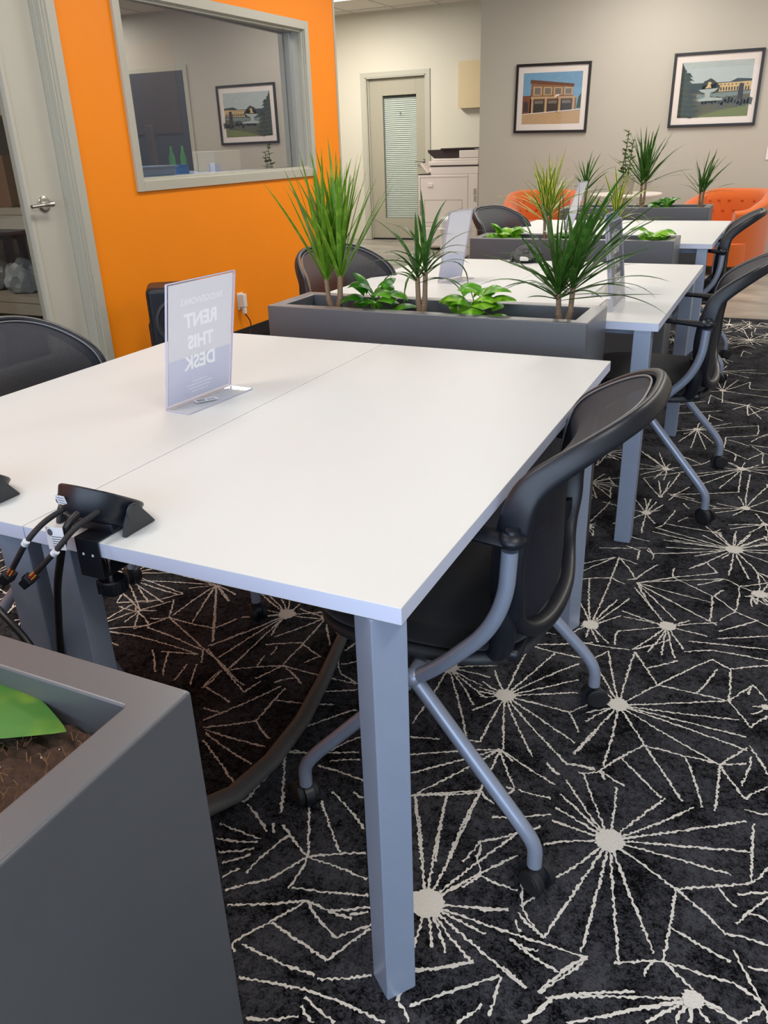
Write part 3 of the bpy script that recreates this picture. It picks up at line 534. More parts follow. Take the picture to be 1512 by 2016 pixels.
# ================================================================== DESKS
DW, DL, DT, DHt = .6326, 1.2793, .025, .74
def desk(name_, x0, y0, label, twist):
    # x0,y0: left front corner
    t = tag(empty('desk', (x0 + DW / 2, y0 + DL / 2, 0)), label, 'desk', 'white desks in joined pairs')
    a, b = DW / 2 - .0008, DL / 2
    m = MB(); m.box(-a, a, -b, b, DHt - DT, DHt, .0016); 
    for f in m.bm.faces:
        if abs(f.normal.z) < .5 and False: pass
    o = m.build('tabletop', ['white_lam', 'edge_daylight'], t)
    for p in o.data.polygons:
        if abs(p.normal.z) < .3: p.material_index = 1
    lx = DW / 2 - .047
    k = 0
    for sy, iy in ((-1, .034), (1, .085)):
        for sx in (-1, 1):
            tw = twist[k]; k += 1
            m = MB(); h = .0262
            m.box(-h, h, -h, h, 0, DHt - DT - .0005, .003, mtx=Matrix.Translation((sx * lx, sy * (b - iy), 0)) @ Matrix.Rotation(radians(tw), 4, 'Z'))
            m.build('leg', 'leg', t)
    m = MB()
    for sx in (-1, 1): m.box(sx * lx - .012, sx * lx + .012, -b + .12, b - .15, DHt - DT - .035, DHt - DT - .0006, .002)
    for y in (-b + .12, b - .15): m.box(-lx + .0125, lx - .0125, y - .012, y + .012, DHt - DT - .035, DHt - DT - .0006, .002)
    m.build('underframe', 'leg', t)
    return t
PX = [0.0, .0451, .0113]; PY = [0.0, 1.7697, 3.8196]
desk('r1', -DW, 0, 'nearest white desk on the right of the front pair, large and empty', (8, -38, 0, -22))
desk('l1', -2 * DW, 0, 'nearest white desk on the left side, holding the front clear sign stand', (0, 10, 0, 0))
desk('r2', PX[1] - DW, PY[1], 'white desk behind the first planter on the right, two sign stands on it', (0, 0, 0, 0))
desk('l2', PX[1] - 2 * DW, PY[1], 'white desk behind the first planter on the left, one leaning clear sign on it', (0, 0, 0, 0))
desk('r3', PX[2] - DW, PY[2], 'furthest white desk on the right, before the far planter', (0, 0, 0, 0))
desk('l3', PX[2] - 2 * DW, PY[2], 'furthest white desk on the left, a narrow sign standing on it', (0, 0, 0, 0))

# ================================================================== PLANTERS
def planter(x0, x1, y0, y1, H, label, soil='liner', sd=.07):
    t = tag(empty('planter', ((x0 + x1) / 2, (y0 + y1) / 2, 0)), label, 'planter', 'charcoal planter boxes between the desks')
    a, b, w = (x1 - x0) / 2, (y1 - y0) / 2, .043
    m = MB(); h0 = 0.0
    bb = bmesh.new()
    def ring(a_, b_, z): return [bb.verts.new(p) for p in ((-a_, -b_, z), (a_, -b_, z), (a_, b_, z), (-a_, b_, z))]
    R = [ring(a, b, h0), ring(a, b, H), ring(a - w, b - w, H), ring(a - w, b - w, H - .12)]
    for A, B in zip(R, R[1:]):
        for k in range(4): bb.faces.new((A[k], A[(k + 1) % 4], B[(k + 1) % 4], B[k]))
    bb.faces.new(list(reversed(R[0]))); bb.faces.new(R[3])
    ed = [e for e in bb.edges if (abs(e.verts[0].co.z - H) < 1e-6 or abs(e.verts[1].co.z - H) < 1e-6)]
    bmesh.ops.bevel(bb, geom=ed, offset=.0035, segments=3, profile=.5, affect='EDGES')
    m.merge(bb); m.build('planter_box', 'planter', t)
    # uneven soil
    nx, ny = (120, 30) if soil == 'soil' else (40, 10)
    m = MB(); r = random.Random(int(x0 * 100)); V = []
    for j in range(ny + 1):
        row = []
        for i in range(nx + 1):
            row.append(m.bm.verts.new((-(a - w) + .0005 + 2 * (a - w - .0005) * i / nx, -(b - w) + .0005 + 2 * (b - w - .0005) * j / ny, H - sd + r.uniform(-.008, .004))))
        V.append(row)
    for j in range(ny):
        for i in range(nx): m.bm.faces.new((V[j][i], V[j][i + 1], V[j + 1][i + 1], V[j + 1][i]))
    if soil == 'soil':
        for q in range(420):
            x = r.uniform(.05, a - w - .01); y = r.uniform(-(b - w) + .01, b - w - .01); an = r.uniform(0, 3.14); L_ = r.uniform(.002, .008)
            m.tube([(x - L_ * cos(an), y - L_ * sin(an), H - sd + .006), (x, y, H - sd + r.uniform(.008, .014)), (x + L_ * cos(an), y + L_ * sin(an), H - sd + .006)], r.uniform(.0003, .0006), n=4, mi=1)
        for q in range(40):
            x = r.uniform(.05, a - w - .01); y = r.uniform(-(b - w) + .01, b - w - .01)
            m.ball((x, y, H - sd + .008), r.uniform(.0006, .0014), mi=2, n=4)
    m.build('soil', [soil, 'straw', 'perlite'], t, sharp=80)
    return t
PH = .79
planter(-1.13, -.088, -.55, -.283, PH, 'charcoal planter box in the near left corner with bare brown soil and one broad leaf', 'soil', .045)
planter(-1.135, -.105, 1.468, 1.742, PH, 'charcoal planter box behind the nearest desks with three spiky plants', 'liner')
planter(-1.16, -.135, 3.46, 3.735, PH, 'charcoal planter box between the second and third pairs of desks', 'liner')
planter(-1.19, -.165, 5.49, 5.82, PH, 'charcoal planter box at the far end of the desks before the armchairs', 'liner')

# ================================================================== CHAIRS
def interp(tab, v):
    for (a, x), (b, y) in zip(tab, tab[1:]):
        if v <= b:
            t = max(0, (v - a) / (b - a)); return x + (y - x) * t
    return tab[-1][1]
def smooth_interp(tab, v, w=.024): return sum(interp(tab, v + w * (i - 3) / 3) for i in range(7)) / 7
PROF = [(.42, .136), (.50, .140), (.60, .138), (.66, .142), (.70, .149), (.73, .156), (.77, .168), (.79, .190), (.81, .220), (.845, .272), (.87, .315), (.90, .36)]
def bx_(y, z):
    q_ = max(0, min(1, (z - .66) / .19)); k = .052 - .030 * q_ * q_ * (3 - 2 * q_)
    return smooth_interp(PROF, z) + k * (1 - (abs(y) / .23) ** 2.2)
ZC, HB = .660, .207
def outline(t, ins=0.0):
    c, s = cos(t), sin(t); n = 3.4 if s > 0 else 3.2
    wz = (.228 if s > 0 else .216 + .012 * (1 + s))
    y = (wz - ins) * abs(c) ** (2 / n) * (1 if c > 0 else -1)
    z = ZC + (HB - ins) * abs(s) ** (2 / n) * (1 if s > 0 else -1)
    return y, z
def make_chair():
    t = empty('task_chair')
    # back frame: a closed deep rim rolled back from the edge of the mesh
    m = MB(); n = 132; k = 20; P = []
    raw = [outline(2 * pi * i / 2000) for i in range(2000)]
    L_ = [0]
    for i in range(2000): a, b = raw[i], raw[(i + 1) % 2000]; L_.append(L_[-1] + math.hypot(a[0] - b[0], a[1] - b[1]))
    j = 0
    for i in range(n):
        d = L_[-1] * i / n
        while L_[j + 1] < d: j += 1
        y, z = raw[j]; P.append(Vector((bx_(y, z), y, z)))
    def snorm(p):
        e = .004; a = Vector((bx_(p.y + e, p.z) - bx_(p.y - e, p.z), 2 * e, 0)); b = Vector((bx_(p.y, p.z + e) - bx_(p.y, p.z - e), 0, 2 * e))
        return a.cross(b).normalized()
    rings = []
    for i in range(n):
        T = (P[(i + 1) % n] - P[i - 1]).normalized(); N = snorm(P[i]); N = Vector((N.x, N.y * .35, N.z)).normalized(); B = T.cross(N).normalized(); N = B.cross(T).normalized()
        out = Vector((0, P[i].y, P[i].z - ZC)).normalized()
        if B.dot(out) < 0: B = -B
        z = P[i].z
        D = smooth_interp([(.44, .034), (.50, .036), (.56, .056), (.68, .058), (.78, .048), (.83, .038), (.87, .030)], z)
        hb = interp([(.44, .015), (.55, .011), (.80, .011), (.87, .010)], z)
        ctr = P[i] + N * (D / 2 - .006) + B * (.006 + .010 * (.5))
        ring = []
        for q in range(k):
            a = 2 * pi * q / k; ca, sa = cos(a), sin(a)
            ca = abs(ca) ** .7 * (1 if ca > 0 else -1); sa = abs(sa) ** .7 * (1 if sa > 0 else -1)
            ring.append(m.bm.verts.new(ctr + N * (D / 2 * ca) + B * (hb * sa - .006 * ca * 0)))
        rings.append(ring)
    for i in range(n):
        A, Bq = rings[i], rings[(i + 1) % n]
        for q in range(k): m.bm.faces.new((A[q], A[(q + 1) % k], Bq[(q + 1) % k], Bq[q]))
    bmesh.ops.recalc_face_normals(m.bm, faces=list(m.bm.faces))
    # side lugs and crosspiece joining the rim to the seat
    for sy in (-1, 1):
        m.tube([(.150, sy * .214, .56), (.152, sy * .212, .48), (.140, sy * .195, .425), (.10, sy * .17, .415)], [.024, .026, .026, .018], n=16, fillet=.03, flat=1.0)
    m.box(.08, .175, -.19, .19, .405, .432, .010)
    m.build('back_frame', 'blackplastic', t, sharp=60)
    # mesh panel
    m = MB(); uvl = m.bm.loops.layers.uv.new('UVMap'); NY, NZ = 26, 44; G = []
    for jz in range(NZ + 1):
        s = -1 + 2 * jz / NZ; s = max(-.9999, min(.9999, s))
        z = ZC + (HB - .001) * s; nn = 3.4 if s > 0 else 3.2; wz = (.228 if s > 0 else .216 + .012 * (1 - abs(s) ** 2)) - .001
        hwid = wz * (1 - abs(s) ** nn) ** (1 / nn)
        row = []
        for iy in range(NY + 1):
            y = hwid * (-1 + 2 * iy / NY); row.append((m.bm.verts.new((bx_(y, z), y, z)), (y + .5, z)))
        G.append(row)
    for jz in range(NZ):
        for iy in range(NY):
            q = [G[jz][iy], G[jz][iy + 1], G[jz + 1][iy + 1], G[jz + 1][iy]]
            f = m.bm.faces.new([v[0] for v in q])
            for lp, v in zip(f.loops, q): lp[uvl].uv = v[1]
    m.build('back_mesh', 'mesh', t, sharp=180)
    # thin pale tube painting in the sheen highlight where mesh meets frame
    m = MB(); Q = []
    for i in range(120):
        y, z = outline(2 * pi * i / 120 + .0001, .001); Q.append((bx_(y, z) - .0045, y, z))
    m.tube(Q, .0019, n=8, closed=True); m.build('rim_glint', 'rim_glint', t)
    # seat: cushion over a plastic shell
    m = MB(); m.sup(-.035, 0, .225, .228, .425, .468, e=3.4, rnd=.018, n=56, dome=.010); m.build('seat', 'blackfabric', t)
    m = MB(); m.sup(-.03, 0, .228, .233, .400, .4245, e=3.2, rnd=.011, n=56); m.build('seat_shell', 'shell', t)
    for s in (-1, 1):
        m = MB(); y = s * .262
        m.tube([(-.005, y * .97, .372), (.055, y, .422), (.135, y, .505), (.166, y, .58), (.170, y, .668)], .0138, n=16, fillet=.05)
        m.build('arm_support', 'tube', t)
        m = MB()
        m.tube([(.178, y, .682), (.10, y, .689), (.02, y * .985, .692), (-.08, y * .96, .690)], [.022, .021, .019, .013], n=16, fillet=.03, flat=.46)
        m.ball((.172, y, .686), .024, n=10, sc_=(1, 1, .62)); m.tube([(.172, y, .694), (.172, y, .704)], [.013, .011], n=20)
        m.ball((-.08, y * .96, .690), .013, n=6, sc_=(1, 1, .46))
        m.build('armrest', 'blackplastic', t)
        for e, yy in ((1, .287), (-1, .262)):
            m = MB(); y2 = s * yy
            m.tube([(.0, s * .255, .378), (e * .218, y2, .135), (e * .243, y2, .098), (e * .243, y2, .052)], .0138, n=16, fillet=.04)
            m.build('leg', 'tube', t)
            c = MB(); cx = e * .243; ang = {(1, 1): 20, (1, -1): -25, (-1, 1): 60, (-1, -1): 140}[(e, s)]
            mt = Matrix.Translation((cx, y2, 0)) @ Matrix.Rotation(radians(ang), 4, 'Z')
            c.cyl((cx, y2, .056), (cx, y2, .040), .009, n=12)
            hood = MB()
            hood.tube([(-.002, -.009, .027), (-.002, .009, .027)], .0275, n=24); c.merge(hood.bm, 0, mt)
            co = c.build('caster', 'blackplastic', t)
            wh = MB(); 
            for w_ in (-1, 1):
                wh.tube([(.008, w_ * .0095, .0255), (.008, w_ * .021, .0255), (.008, w_ * .0235, .0255)], [.0255, .0255, .022], n=28)
                wh.tube([(.008, w_ * .0235, .0255), (.008, w_ * .0245, .0255)], [.018, .017], n=24)
            wb_ = MB(); wb_.merge(wh.bm, 0, mt); wb_.build('wheel', 'wheel', co)
    # cross bars under the seat
    m = MB(); m.cyl((0, -.258, .385), (0, .258, .385), .0138, n=16); m.cyl((-.09, -.2, .398), (-.09, .2, .398), .008, n=10)
    for s in (-1, 1): m.ball((.0, s * .257, .380), .0185, n=8)
    m.build('crossbar', 'tube', t)
    return t
chair0 = make_chair()
CH = [(-.142, .588, 1.5, 'black mesh chair with silver tube legs tucked in at the nearest desk on the right'),
      (-.012, 2.33, 0, 'black mesh chair with armrests pulled out at the second desk on the right'),
      (-.125, 4.23, 2, 'black mesh chair at the furthest desk on the right, before the orange armchair'),
      (-1.13, .64, 180, 'black mesh chair at the left edge facing the nearest left desk'),
      (-1.09, 2.21, 158, 'black mesh chair turned by the orange wall behind the first planter'),
      (-1.10, 4.36, 160, 'black mesh chair at the furthest left desk, near the left armchair')]
for i, (x, y, a, lab) in enumerate(CH):
    o = chair0 if i == 0 else copy_tree(chair0)
    tag(o, lab, 'chair', 'black mesh chairs around the desks'); o.location = (x, y, 0); o.rotation_euler = (0, 0, radians(a))
# ================================================================== SIGN STANDS
# local frame: panel base along +y (centre at origin), foot towards +x, printed face towards -x; lean = x shift of the top edge
def sign(loc, rotz, label, w=.214, h=.268, lean=.05, foot=.066, style='back'):
    t = tag(empty('sign_stand', loc, rotz), label, 'sign', 'clear acrylic sign stands on the desks')
    b = w / 2; th = .0024
    def P(u, v, d=0.0):   # u across, v up the panel, d out of the panel towards +x
        n = Vector((h, 0, -lean)).normalized()
        return Vector((lean * v / h, u, v)) + n * d
    up = math.hypot(h, lean)
    m = MB()
    # two sheets of the pocket, the bend and the foot
    def slab(m, u0, u1, v0, v1, d0, d1, mi=0):
        p = [P(u0, v0, d0), P(u1, v0, d0), P(u1, v1, d0), P(u0, v1, d0), P(u0, v0, d1), P(u1, v0, d1), P(u1, v1, d1), P(u0, v1, d1)]
        v = [m.bm.verts.new(q) for q in p]
        for k, f in enumerate(((0, 3, 2, 1), (4, 5, 6, 7), (0, 1, 5, 4), (1, 2, 6, 5), (2, 3, 7, 6), (3, 0, 4, 7))):
            m.bm.faces.new([v[i] for i in f]).material_index = mi if k < 2 else 1
    slab(m, -b, b, .004, h, -.003, -.001); slab(m, -b, b, .004, h, .001, .003)
    m.box(-.002, foot, -b, b, .0004, .0026)
    for f in m.bm.faces:
        if abs(f.normal.z) < .1 and f.calc_area() < .001 and f.calc_center_median().z < .002: f.material_index = 1
    # polished edge lines
    for u in (-b, b):
        m.tube([P(u, h), P(u, .006), (.004, u, .0015), (foot, u, .0015)], .0013, n=6, mi=1)
    m.tube([(foot, -b, .0015), (foot, b, .0015)], .0013, n=6, mi=1); m.tube([P(-b, h), P(b, h)], .0016, n=6, mi=1)
    m.build('acrylic_holder', ['acrylic', 'acrylic_edge'], t)
    b2 = b - .006
    # frame of the paper, matrix mapping text plane (x right, y up, z out) on to the panel
    n = Vector((h, 0, -lean)).normalized(); upv = Vector((lean, 0, h)).normalized()
    def face(dirn, d):   # dirn -1: read from the -x side ; +1 : read from +x side
        z_ = n * dirn; y_ = upv; x_ = y_.cross(z_)
        o = n * d
        return Matrix(((x_.x, y_.x, z_.x, o.x), (x_.y, y_.y, z_.y, o.y), (x_.z, y_.z, z_.z, o.z), (0, 0, 0, 1)))
    if style in ('back', 'plain'):
        m = MB(); slab(m, -b2, b2, .008, h - .004, -.0006, .0002); p = m.build('insert_sheet', ['papergrey', 'papergrey'], t)
        m = MB(); slab(m, -b2, b2, .008, h - .004, .00025, .00045); m.build('sheet_back', ['paper_reflect', 'paper_reflect'], p)
        m = MB(); slab(m, -b2, b2, .105, h - .003, .0005, .0008); q = m.build('reflection_split_sheet', ['paperwhite', 'paperwhite'], t)  # added upper sheet; its lower edge marks where the painted reflection begins
        if style == 'back':
            F = face(-1, -.0009); B = face(1, .0011)
            # the printed face, and the same words showing faintly mirrored through the back
            for s, v, z in (('RENT', .042, .165), ('THIS', .040, .117), ('DESK', .042, .070)):
                text_mesh('lettering', s, v, 'whiteink', p, F @ Matrix.Translation((0, z + .008, 0)), bold=.0016, shear=.08)
                text_mesh('show_through', s, v * 1.0, 'ghost', q, B @ Matrix.Translation((0, z + .008, 0)) @ Matrix.Diagonal((-1, 1, 1, 1)), bold=.0016, shear=.08, extrude=.00005)
            text_mesh('lettering', 'BRIDGEWORKS', .019, 'whiteink', p, F @ Matrix.Translation((0, .222, 0)), bold=.0002)
            text_mesh('show_through', 'BRIDGEWORKS', .019, 'ghost', q, B @ Matrix.Translation((0, .222, 0)) @ Matrix.Diagonal((-1, 1, 1, 1)), bold=.0002, extrude=.00005)
            m = MB()
            for i, (z, l) in enumerate(((.047, .05), (.039, .085), (.031, .075), (.023, .055))):
                for k in range(int(l / .006)):
                    x = -l / 2 + k * .006
                    m.box(x, x + .0042, z - .0012, z + .0012, 0, .00006, mtx=B)
            m.build('small_print', 'ghost', q)
            m = MB()
            for z, l in ((.047, .05), (.039, .085), (.031, .075), (.023, .055)):
                for k in range(int(l / .006)):
                    x = -l / 2 + k * .006; m.box(x, x + .0042, z - .0012, z + .0012, 0, .00006, mtx=F)
            m.build('small_print', 'whiteink', p)
            # printed product sticker lying on the foot
            st = Matrix.Translation((.030, -.012, .0028)) @ Matrix.Rotation(radians(62), 4, 'Z')
            m = MB(); m.box(-.026, .026, -.012, .012, 0, .0003, mtx=st)
            for k in range(8): m.box(-.021 + k * .0024, -.0195 + k * .0024, -.007, .008, .0003, .0004, mi=1, mtx=st)
            for k in range(4): m.box(.001, .021, -.008 + k * .004, -.0065 + k * .004, .0003, .0004, mi=1, mtx=st)
            m.build('sticker', ['label', 'greyink'], t)
    elif style == 'front':
        m = MB(); slab(m, -b2, b2, .012, h - .004, -.0005, .0005); p = m.build('insert_sheet', ['papergrey', 'papergrey'], t)
        F = face(-1, -.0009)
        for s, v, z in (('RENT', .042, .165), ('THIS', .040, .117), ('DESK', .042, .070)):
            text_mesh('lettering', s, v, 'whiteink', p, F @ Matrix.Translation((0, z + .008, 0)), bold=.0016, shear=.08)
        text_mesh('lettering', 'BRIDGEWORKS', .019, 'whiteink', p, F @ Matrix.Translation((0, .222, 0)), bold=.0002)
        m = MB()
        for k in range(24):
            a = pi * .1 + .8 * pi * k / 24; a2 = pi * .1 + .8 * pi * (k + 1) / 24
            m.tube([(-.0 + .05 * cos(a), .214 + .028 * sin(a), .0001), (.05 * cos(a2), .214 + .028 * sin(a2), .0001)], .0012, n=4, caps=False)
        m.build('arch_emblem', 'whiteink', p, mtx=F)
        m = MB()
        for z, l in ((.047, .05), (.039, .085), (.031, .075)):
            for k in range(int(l / .006)):
                x = -l / 2 + k * .006; m.box(x, x + .0042, z - .0012, z + .0012, 0, .00006, mtx=F)
        m.build('small_print', 'whiteink', p)
    elif style == 'blue':
        m = MB(); slab(m, -b2, b2, .008, h - .004, -.0005, .0005); p = m.build('insert_sheet', ['blueprint', 'blueprint'], t)
        F = face(-1, -.0009); m = MB()
        for k in range(5): m.box(-.09 + k * .012, .02 + k * .014, .20 - k * .012, .205 - k * .012, 0, .0001, mtx=F)
        m.build('printed_stripes', 'whiteink', p)
    return t
T = DHt + .0003
sign((-.799, .6595, T), radians(-4.5), 'clear sign stand seen from behind on the nearest left desk, RENT THIS DESK mirrored')
sign((-.868, 2.41, T), radians(-14), 'clear sign stand leaning on the left desk behind the first planter', lean=.055, style='plain', w=.16)
sign((-.118, 2.01, T), radians(180), 'grey sign reading RENT THIS DESK on the right desk behind the first planter', lean=.035, foot=.062, style='front')
sign((-.185, 2.30, T), radians(180), 'blue and white printed sign just behind the grey desk sign', lean=.035, foot=.062, style='blue')
sign((-.90, 4.52, T), radians(-10), 'narrow pale sign on the furthest left desk among the spiky plants', w=.13, h=.27, lean=.09, style='plain')

# ================================================================== POWER HUBS (clamped to desk edges; sockets face +y)
def hub(loc, rotz, label, cables=True, light=False):
    t = tag(empty('power_hub', loc, rotz), label, 'power hub', 'black clamp-on power hubs')
    e = radians(57); nrm = Vector((0, cos(e), sin(e))); upd = Vector((0, -sin(e), cos(e)))
    mt = Matrix(((1, upd.x, nrm.x, 0), (0, upd.y, nrm.y, .070), (0, upd.z, nrm.z, .049), (0, 0, 0, 1)))
    m = MB(); m.lathe([(.040, -.048), (.052, -.044), (.061, -.032), (.067, -.014), (.0695, 0), (.067, .003), (.060, .002)], n=56, mtx=mt)
    m.box(-.05, .05, .030, .105, .0005, .02, .006)
    for k in range(1): m.box(-.012, .004, -.006, .006, -.028, -.026, mtx=mt)
    SCL = Matrix.Translation((.007, -.002, .0)) @ Matrix.Scale(.90, 4)
    m.build('body', 'blackplastic', t, mtx=SCL)
    m = MB(); m.lathe([(.0605, .0021), (.059, .0032), (.001, .0036)], n=48, mtx=mt)
    for k in range(5):
        a = 2 * pi * k / 5 + .3
        m.box(-.012, .012, .020, .048, .0030, .0042, .001, mi=1, mtx=mt @ Matrix.Rotation(a, 4, 'Z'))
    m.box(-.014, .014, -.014, .014, .0030, .0044, .002, mi=1, mtx=mt)
    m.build('socket_face', ['shell', 'blackplastic'], t, mtx=SCL)
    for s in (-1, 1):
        m = MB(); x0, x1 = s * .068, s * .0775
        tri = [(.030, .0005), (.104, .0005), (.068, .047), (.056, .048), (.040, .022)]
        A = [m.bm.verts.new((x0, y, z)) for y, z in tri]; B = [m.bm.verts.new((x1, y, z)) for y, z in tri]
        if s < 0: A, B = B, A
        m.bm.faces.new(list(reversed(A))); m.bm.faces.new(B)
        for k in range(5): m.bm.faces.new((A[k], A[(k + 1) % 5], B[(k + 1) % 5], B[k]))
        bmesh.ops.bevel(m.bm, geom=list(m.bm.edges), offset=.0015, segments=2, affect='EDGES')
        m.cyl((x1 - s * .002, .052, .038), (x1 + s * .0006, .052, .038), .010, n=20)
        m.build('side_foot', 'shell', t, mtx=SCL)
    m = MB(); bxc = .027; w = .022
    m.box(bxc - w, bxc + w, -.0045, .05, .0006, .0034, .001); m.box(bxc - w, bxc + w, -.0046, -.0016, -.058, .0034, .001); m.box(bxc - w, bxc + w, -.0045, .055, -.060, -.057, .001)
    for q in (-.009, .009): m.cyl((bxc + q, -.0044, -.022), (bxc + q, -.0050, -.022), .0022, n=10, mi=1)
    m.build('clamp_bracket', ['blackplastic', 'label'], t)
    m = MB(); m.cyl((bxc, .030, -.078), (bxc, .030, -.0265), .0045, n=12); m.build('clamp_screw', 'chrome', t)
    m = MB(); m.lathe([(.018, -.102), (.0215, -.098), (.0215, -.082), (.019, -.078)], n=24, mtx=Matrix.Translation((bxc, .030, 0)))
    for k in range(12): a = 2 * pi * k / 12; m.box(.0205, .0232, -.0022, .0022, -.099, -.081, .0008, mtx=Matrix.Translation((bxc, .030, 0)) @ Matrix.Rotation(a, 4, 'Z'))
    m.build('clamp_knob', 'blackplastic', t)
    m = MB(); q = mt @ Matrix.Translation((.004, .030, -.030)) @ Matrix.Rotation(pi, 4, 'Y') @ Matrix.Rotation(radians(22), 4, 'X')
    if cables:
        lm = SCL @ Matrix.Translation((-.018, .0022, .064)) @ Matrix.Rotation(radians(104), 4, 'X')
        # sticker on the back of the bowl
        m.box(-.010, .010, -.009, .009, 0, .0006, mtx=lm)
        for k in range(3): m.box(-.007, .007, -.006 + k * .005, -.0048 + k * .005, .0006, .0007, mi=1, mtx=lm)
        m.build('rating_sticker', ['label', 'greyink'], t)
        def cab(n_, pts, r, k): mm = MB(); mm.tube(pts, r, n=12, fillet=.035); return mm.build(n_, k, t)
        for pts, tg, cn in (([(-.012, .016, .043), (-.020, -.030, .034), (-.029, -.058, .014), (-.066, -.062, -.034)], (-.0305, -.0585, .012), None),
                            ([(.045, .014, .043), (.038, -.030, .034), (.027, -.058, .010), (-.016, -.064, -.030)], (.0245, -.0585, .007), None)):
            c = cab('braided_cable', pts, .0042, 'braid')
            mm = MB(); d = (Vector(pts[-1]) - Vector(pts[-2])).normalized(); rot = d.to_track_quat('Z', 'Y').to_matrix().to_4x4(); e0 = Vector(pts[-1])
            for k, mk in enumerate(('red', 'yel', 'blu', 'pnk', 'yel', 'blu')):
                a = k * 1.05; o = rot @ Vector((.0030 * cos(a), .0030 * sin(a), 0)); o2 = rot @ Vector((.0055 * cos(a + .4), .004 * sin(a + .4), .016))
                mm.tube([e0 + o - d * .003, e0 + (o + o2) * .5 + d * .002, e0 + o2], .0011, n=6, mi=k % 4)
            mm.build('coloured_wires', ['red', 'yel', 'blu', 'pnk'], c)
            mm = MB(); M4 = Matrix.Translation(e0 + d * .022) @ rot
            mm.box(-.011, .011, -.0065, .0065, -.009, .009, .001, mtx=M4); mm.box(-.004, .004, .0065, .010, -.007, .005, .0008, mtx=M4); mm.box(-.0135, -.011, -.003, .003, -.005, .003, .0006, mtx=M4)
            mm.build('plug_connector', 'blackplastic', c)
            mm = MB(); M5 = Matrix.Translation(Vector(tg)) @ rot
            mm.tube([Vector(tg) - d * .004, Vector(tg) + d * .004], .0052, n=12); mm.box(-.013, .0, -.0006, .0006, -.004, .004, mtx=M5); mm.build('tag', 'label', c)
        c = cab('power_cord', [(.018, .014, .044), (.012, -.016, .032), (.000, -.022, .0), (-.044, -.012, -.085), (-.083, .0, -.207), (-.13, .0, -.50), (-.16, -.02, -.725), (-.22, -.06, -.733)], .0058, 'cable')
        mm = MB(); M6 = Matrix.Translation((.004, -.0290, .012)) @ Matrix.Rotation(radians(84), 4, 'X') @ Matrix.Rotation(radians(6), 4, 'Z')
        mm.box(-.024, .010, -.018, .016, -.0003, .0003, mtx=M6)
        for k in range(5): mm.box(-.014, .006 - k % 2 * .004, -.013 + k * .0035, -.0118 + k * .0035, .0003, .0004, mi=1, mtx=M6)
        mm.lathe([(.0052, .0003), (.0052, .00042)], n=20, mi=1, mtx=M6 @ Matrix.Translation((-.016, .008, 0)))
        mm.build('cord_label', ['label', 'greyink'], c)
    else: m.bm.free()
    if cables == 'left':
        mm = MB(); mm.tube([(.02, .02, -.05), (.10, -.05, -.06), (.18, -.085, -.085), (.25, -.10, -.11), (.29, -.10, -.17), (.31, -.09, -.45), (.31, -.07, -.728)], .0055, n=12, fillet=.05); mm.build('power_cord', 'cable', t)
    if light:
        mm = MB(); mm.box(-.02, .02, .112, .122, .012, .03, .004); mm.build('usb_plug', 'white', t)
    return t
hub((-.528, 0, T), 0, 'black power hub clamped to the front edge of the nearest right desk, cables hanging')
hub((-.812, 0, T), 0, 'black power hub cut by the left edge of the photo on the nearest left desk', cables='left')
hub((-.71, PY[1] + DL, T), pi, 'black power hub on the back edge behind the middle desks, sockets facing front', cables=False, light=True)

# rubber cable cover lying on the carpet under the front desks
m = MB(); pts = [(-.60, 1.10, .012), (-.62, .98, .012), (-.575, .80, .013), (-.547, .69, .014), (-.515, .53, .015), (-.505, .38, .018), (-.52, .26, .021), (-.555, .20, .022), (-.62, .15, .022)]
m.tube(pts, [.014 + .012 * i / 8 for i in range(9)], n=20, flat=.75)
tag(m.build('cable_cover', 'sleeve'), 'long grey rubber cable cover curving over the carpet beneath the front desks', 'cable cover')

# ================================================================== PLANTS
def blade(m, uvl, base, az, el, L_, w, droop, r, mi=0, nseg=10, twist=0.0):
    p = Vector(base); rows = []; d = L_ / nseg; e = el
    side = Vector((-sin(az), cos(az), 0))
    for i in range(nseg + 1):
        s = i / nseg
        e = el - droop * s ** 1.6
        dirv = Vector((cos(az) * cos(e), sin(az) * cos(e), sin(e)))
        nv = side.cross(dirv)
        wd = 1.3 * w * (min(1, .45 + 2.4 * s)) * (1 - s ** 2.6) + .0003
        f = .35 * wd
        tw = twist * s; sd = side * cos(tw) + nv * sin(tw)
        rows.append((m.bm.verts.new(p - sd * wd + nv * -f), m.bm.verts.new(p), m.bm.verts.new(p + sd * wd + nv * -f)))
        p = p + dirv * d
    for i in range(nseg):
        A, B = rows[i], rows[i + 1]
        for k, (u0, u1) in enumerate(((0, .5), (.5, 1))):
            f = m.bm.faces.new((A[k], A[k + 1], B[k + 1], B[k])); f.material_index = mi
            for lp, uv in zip(f.loops, ((u0, i / nseg), (u1, i / nseg), (u1, (i + 1) / nseg), (u0, (i + 1) / nseg))): lp[uvl].uv = uv
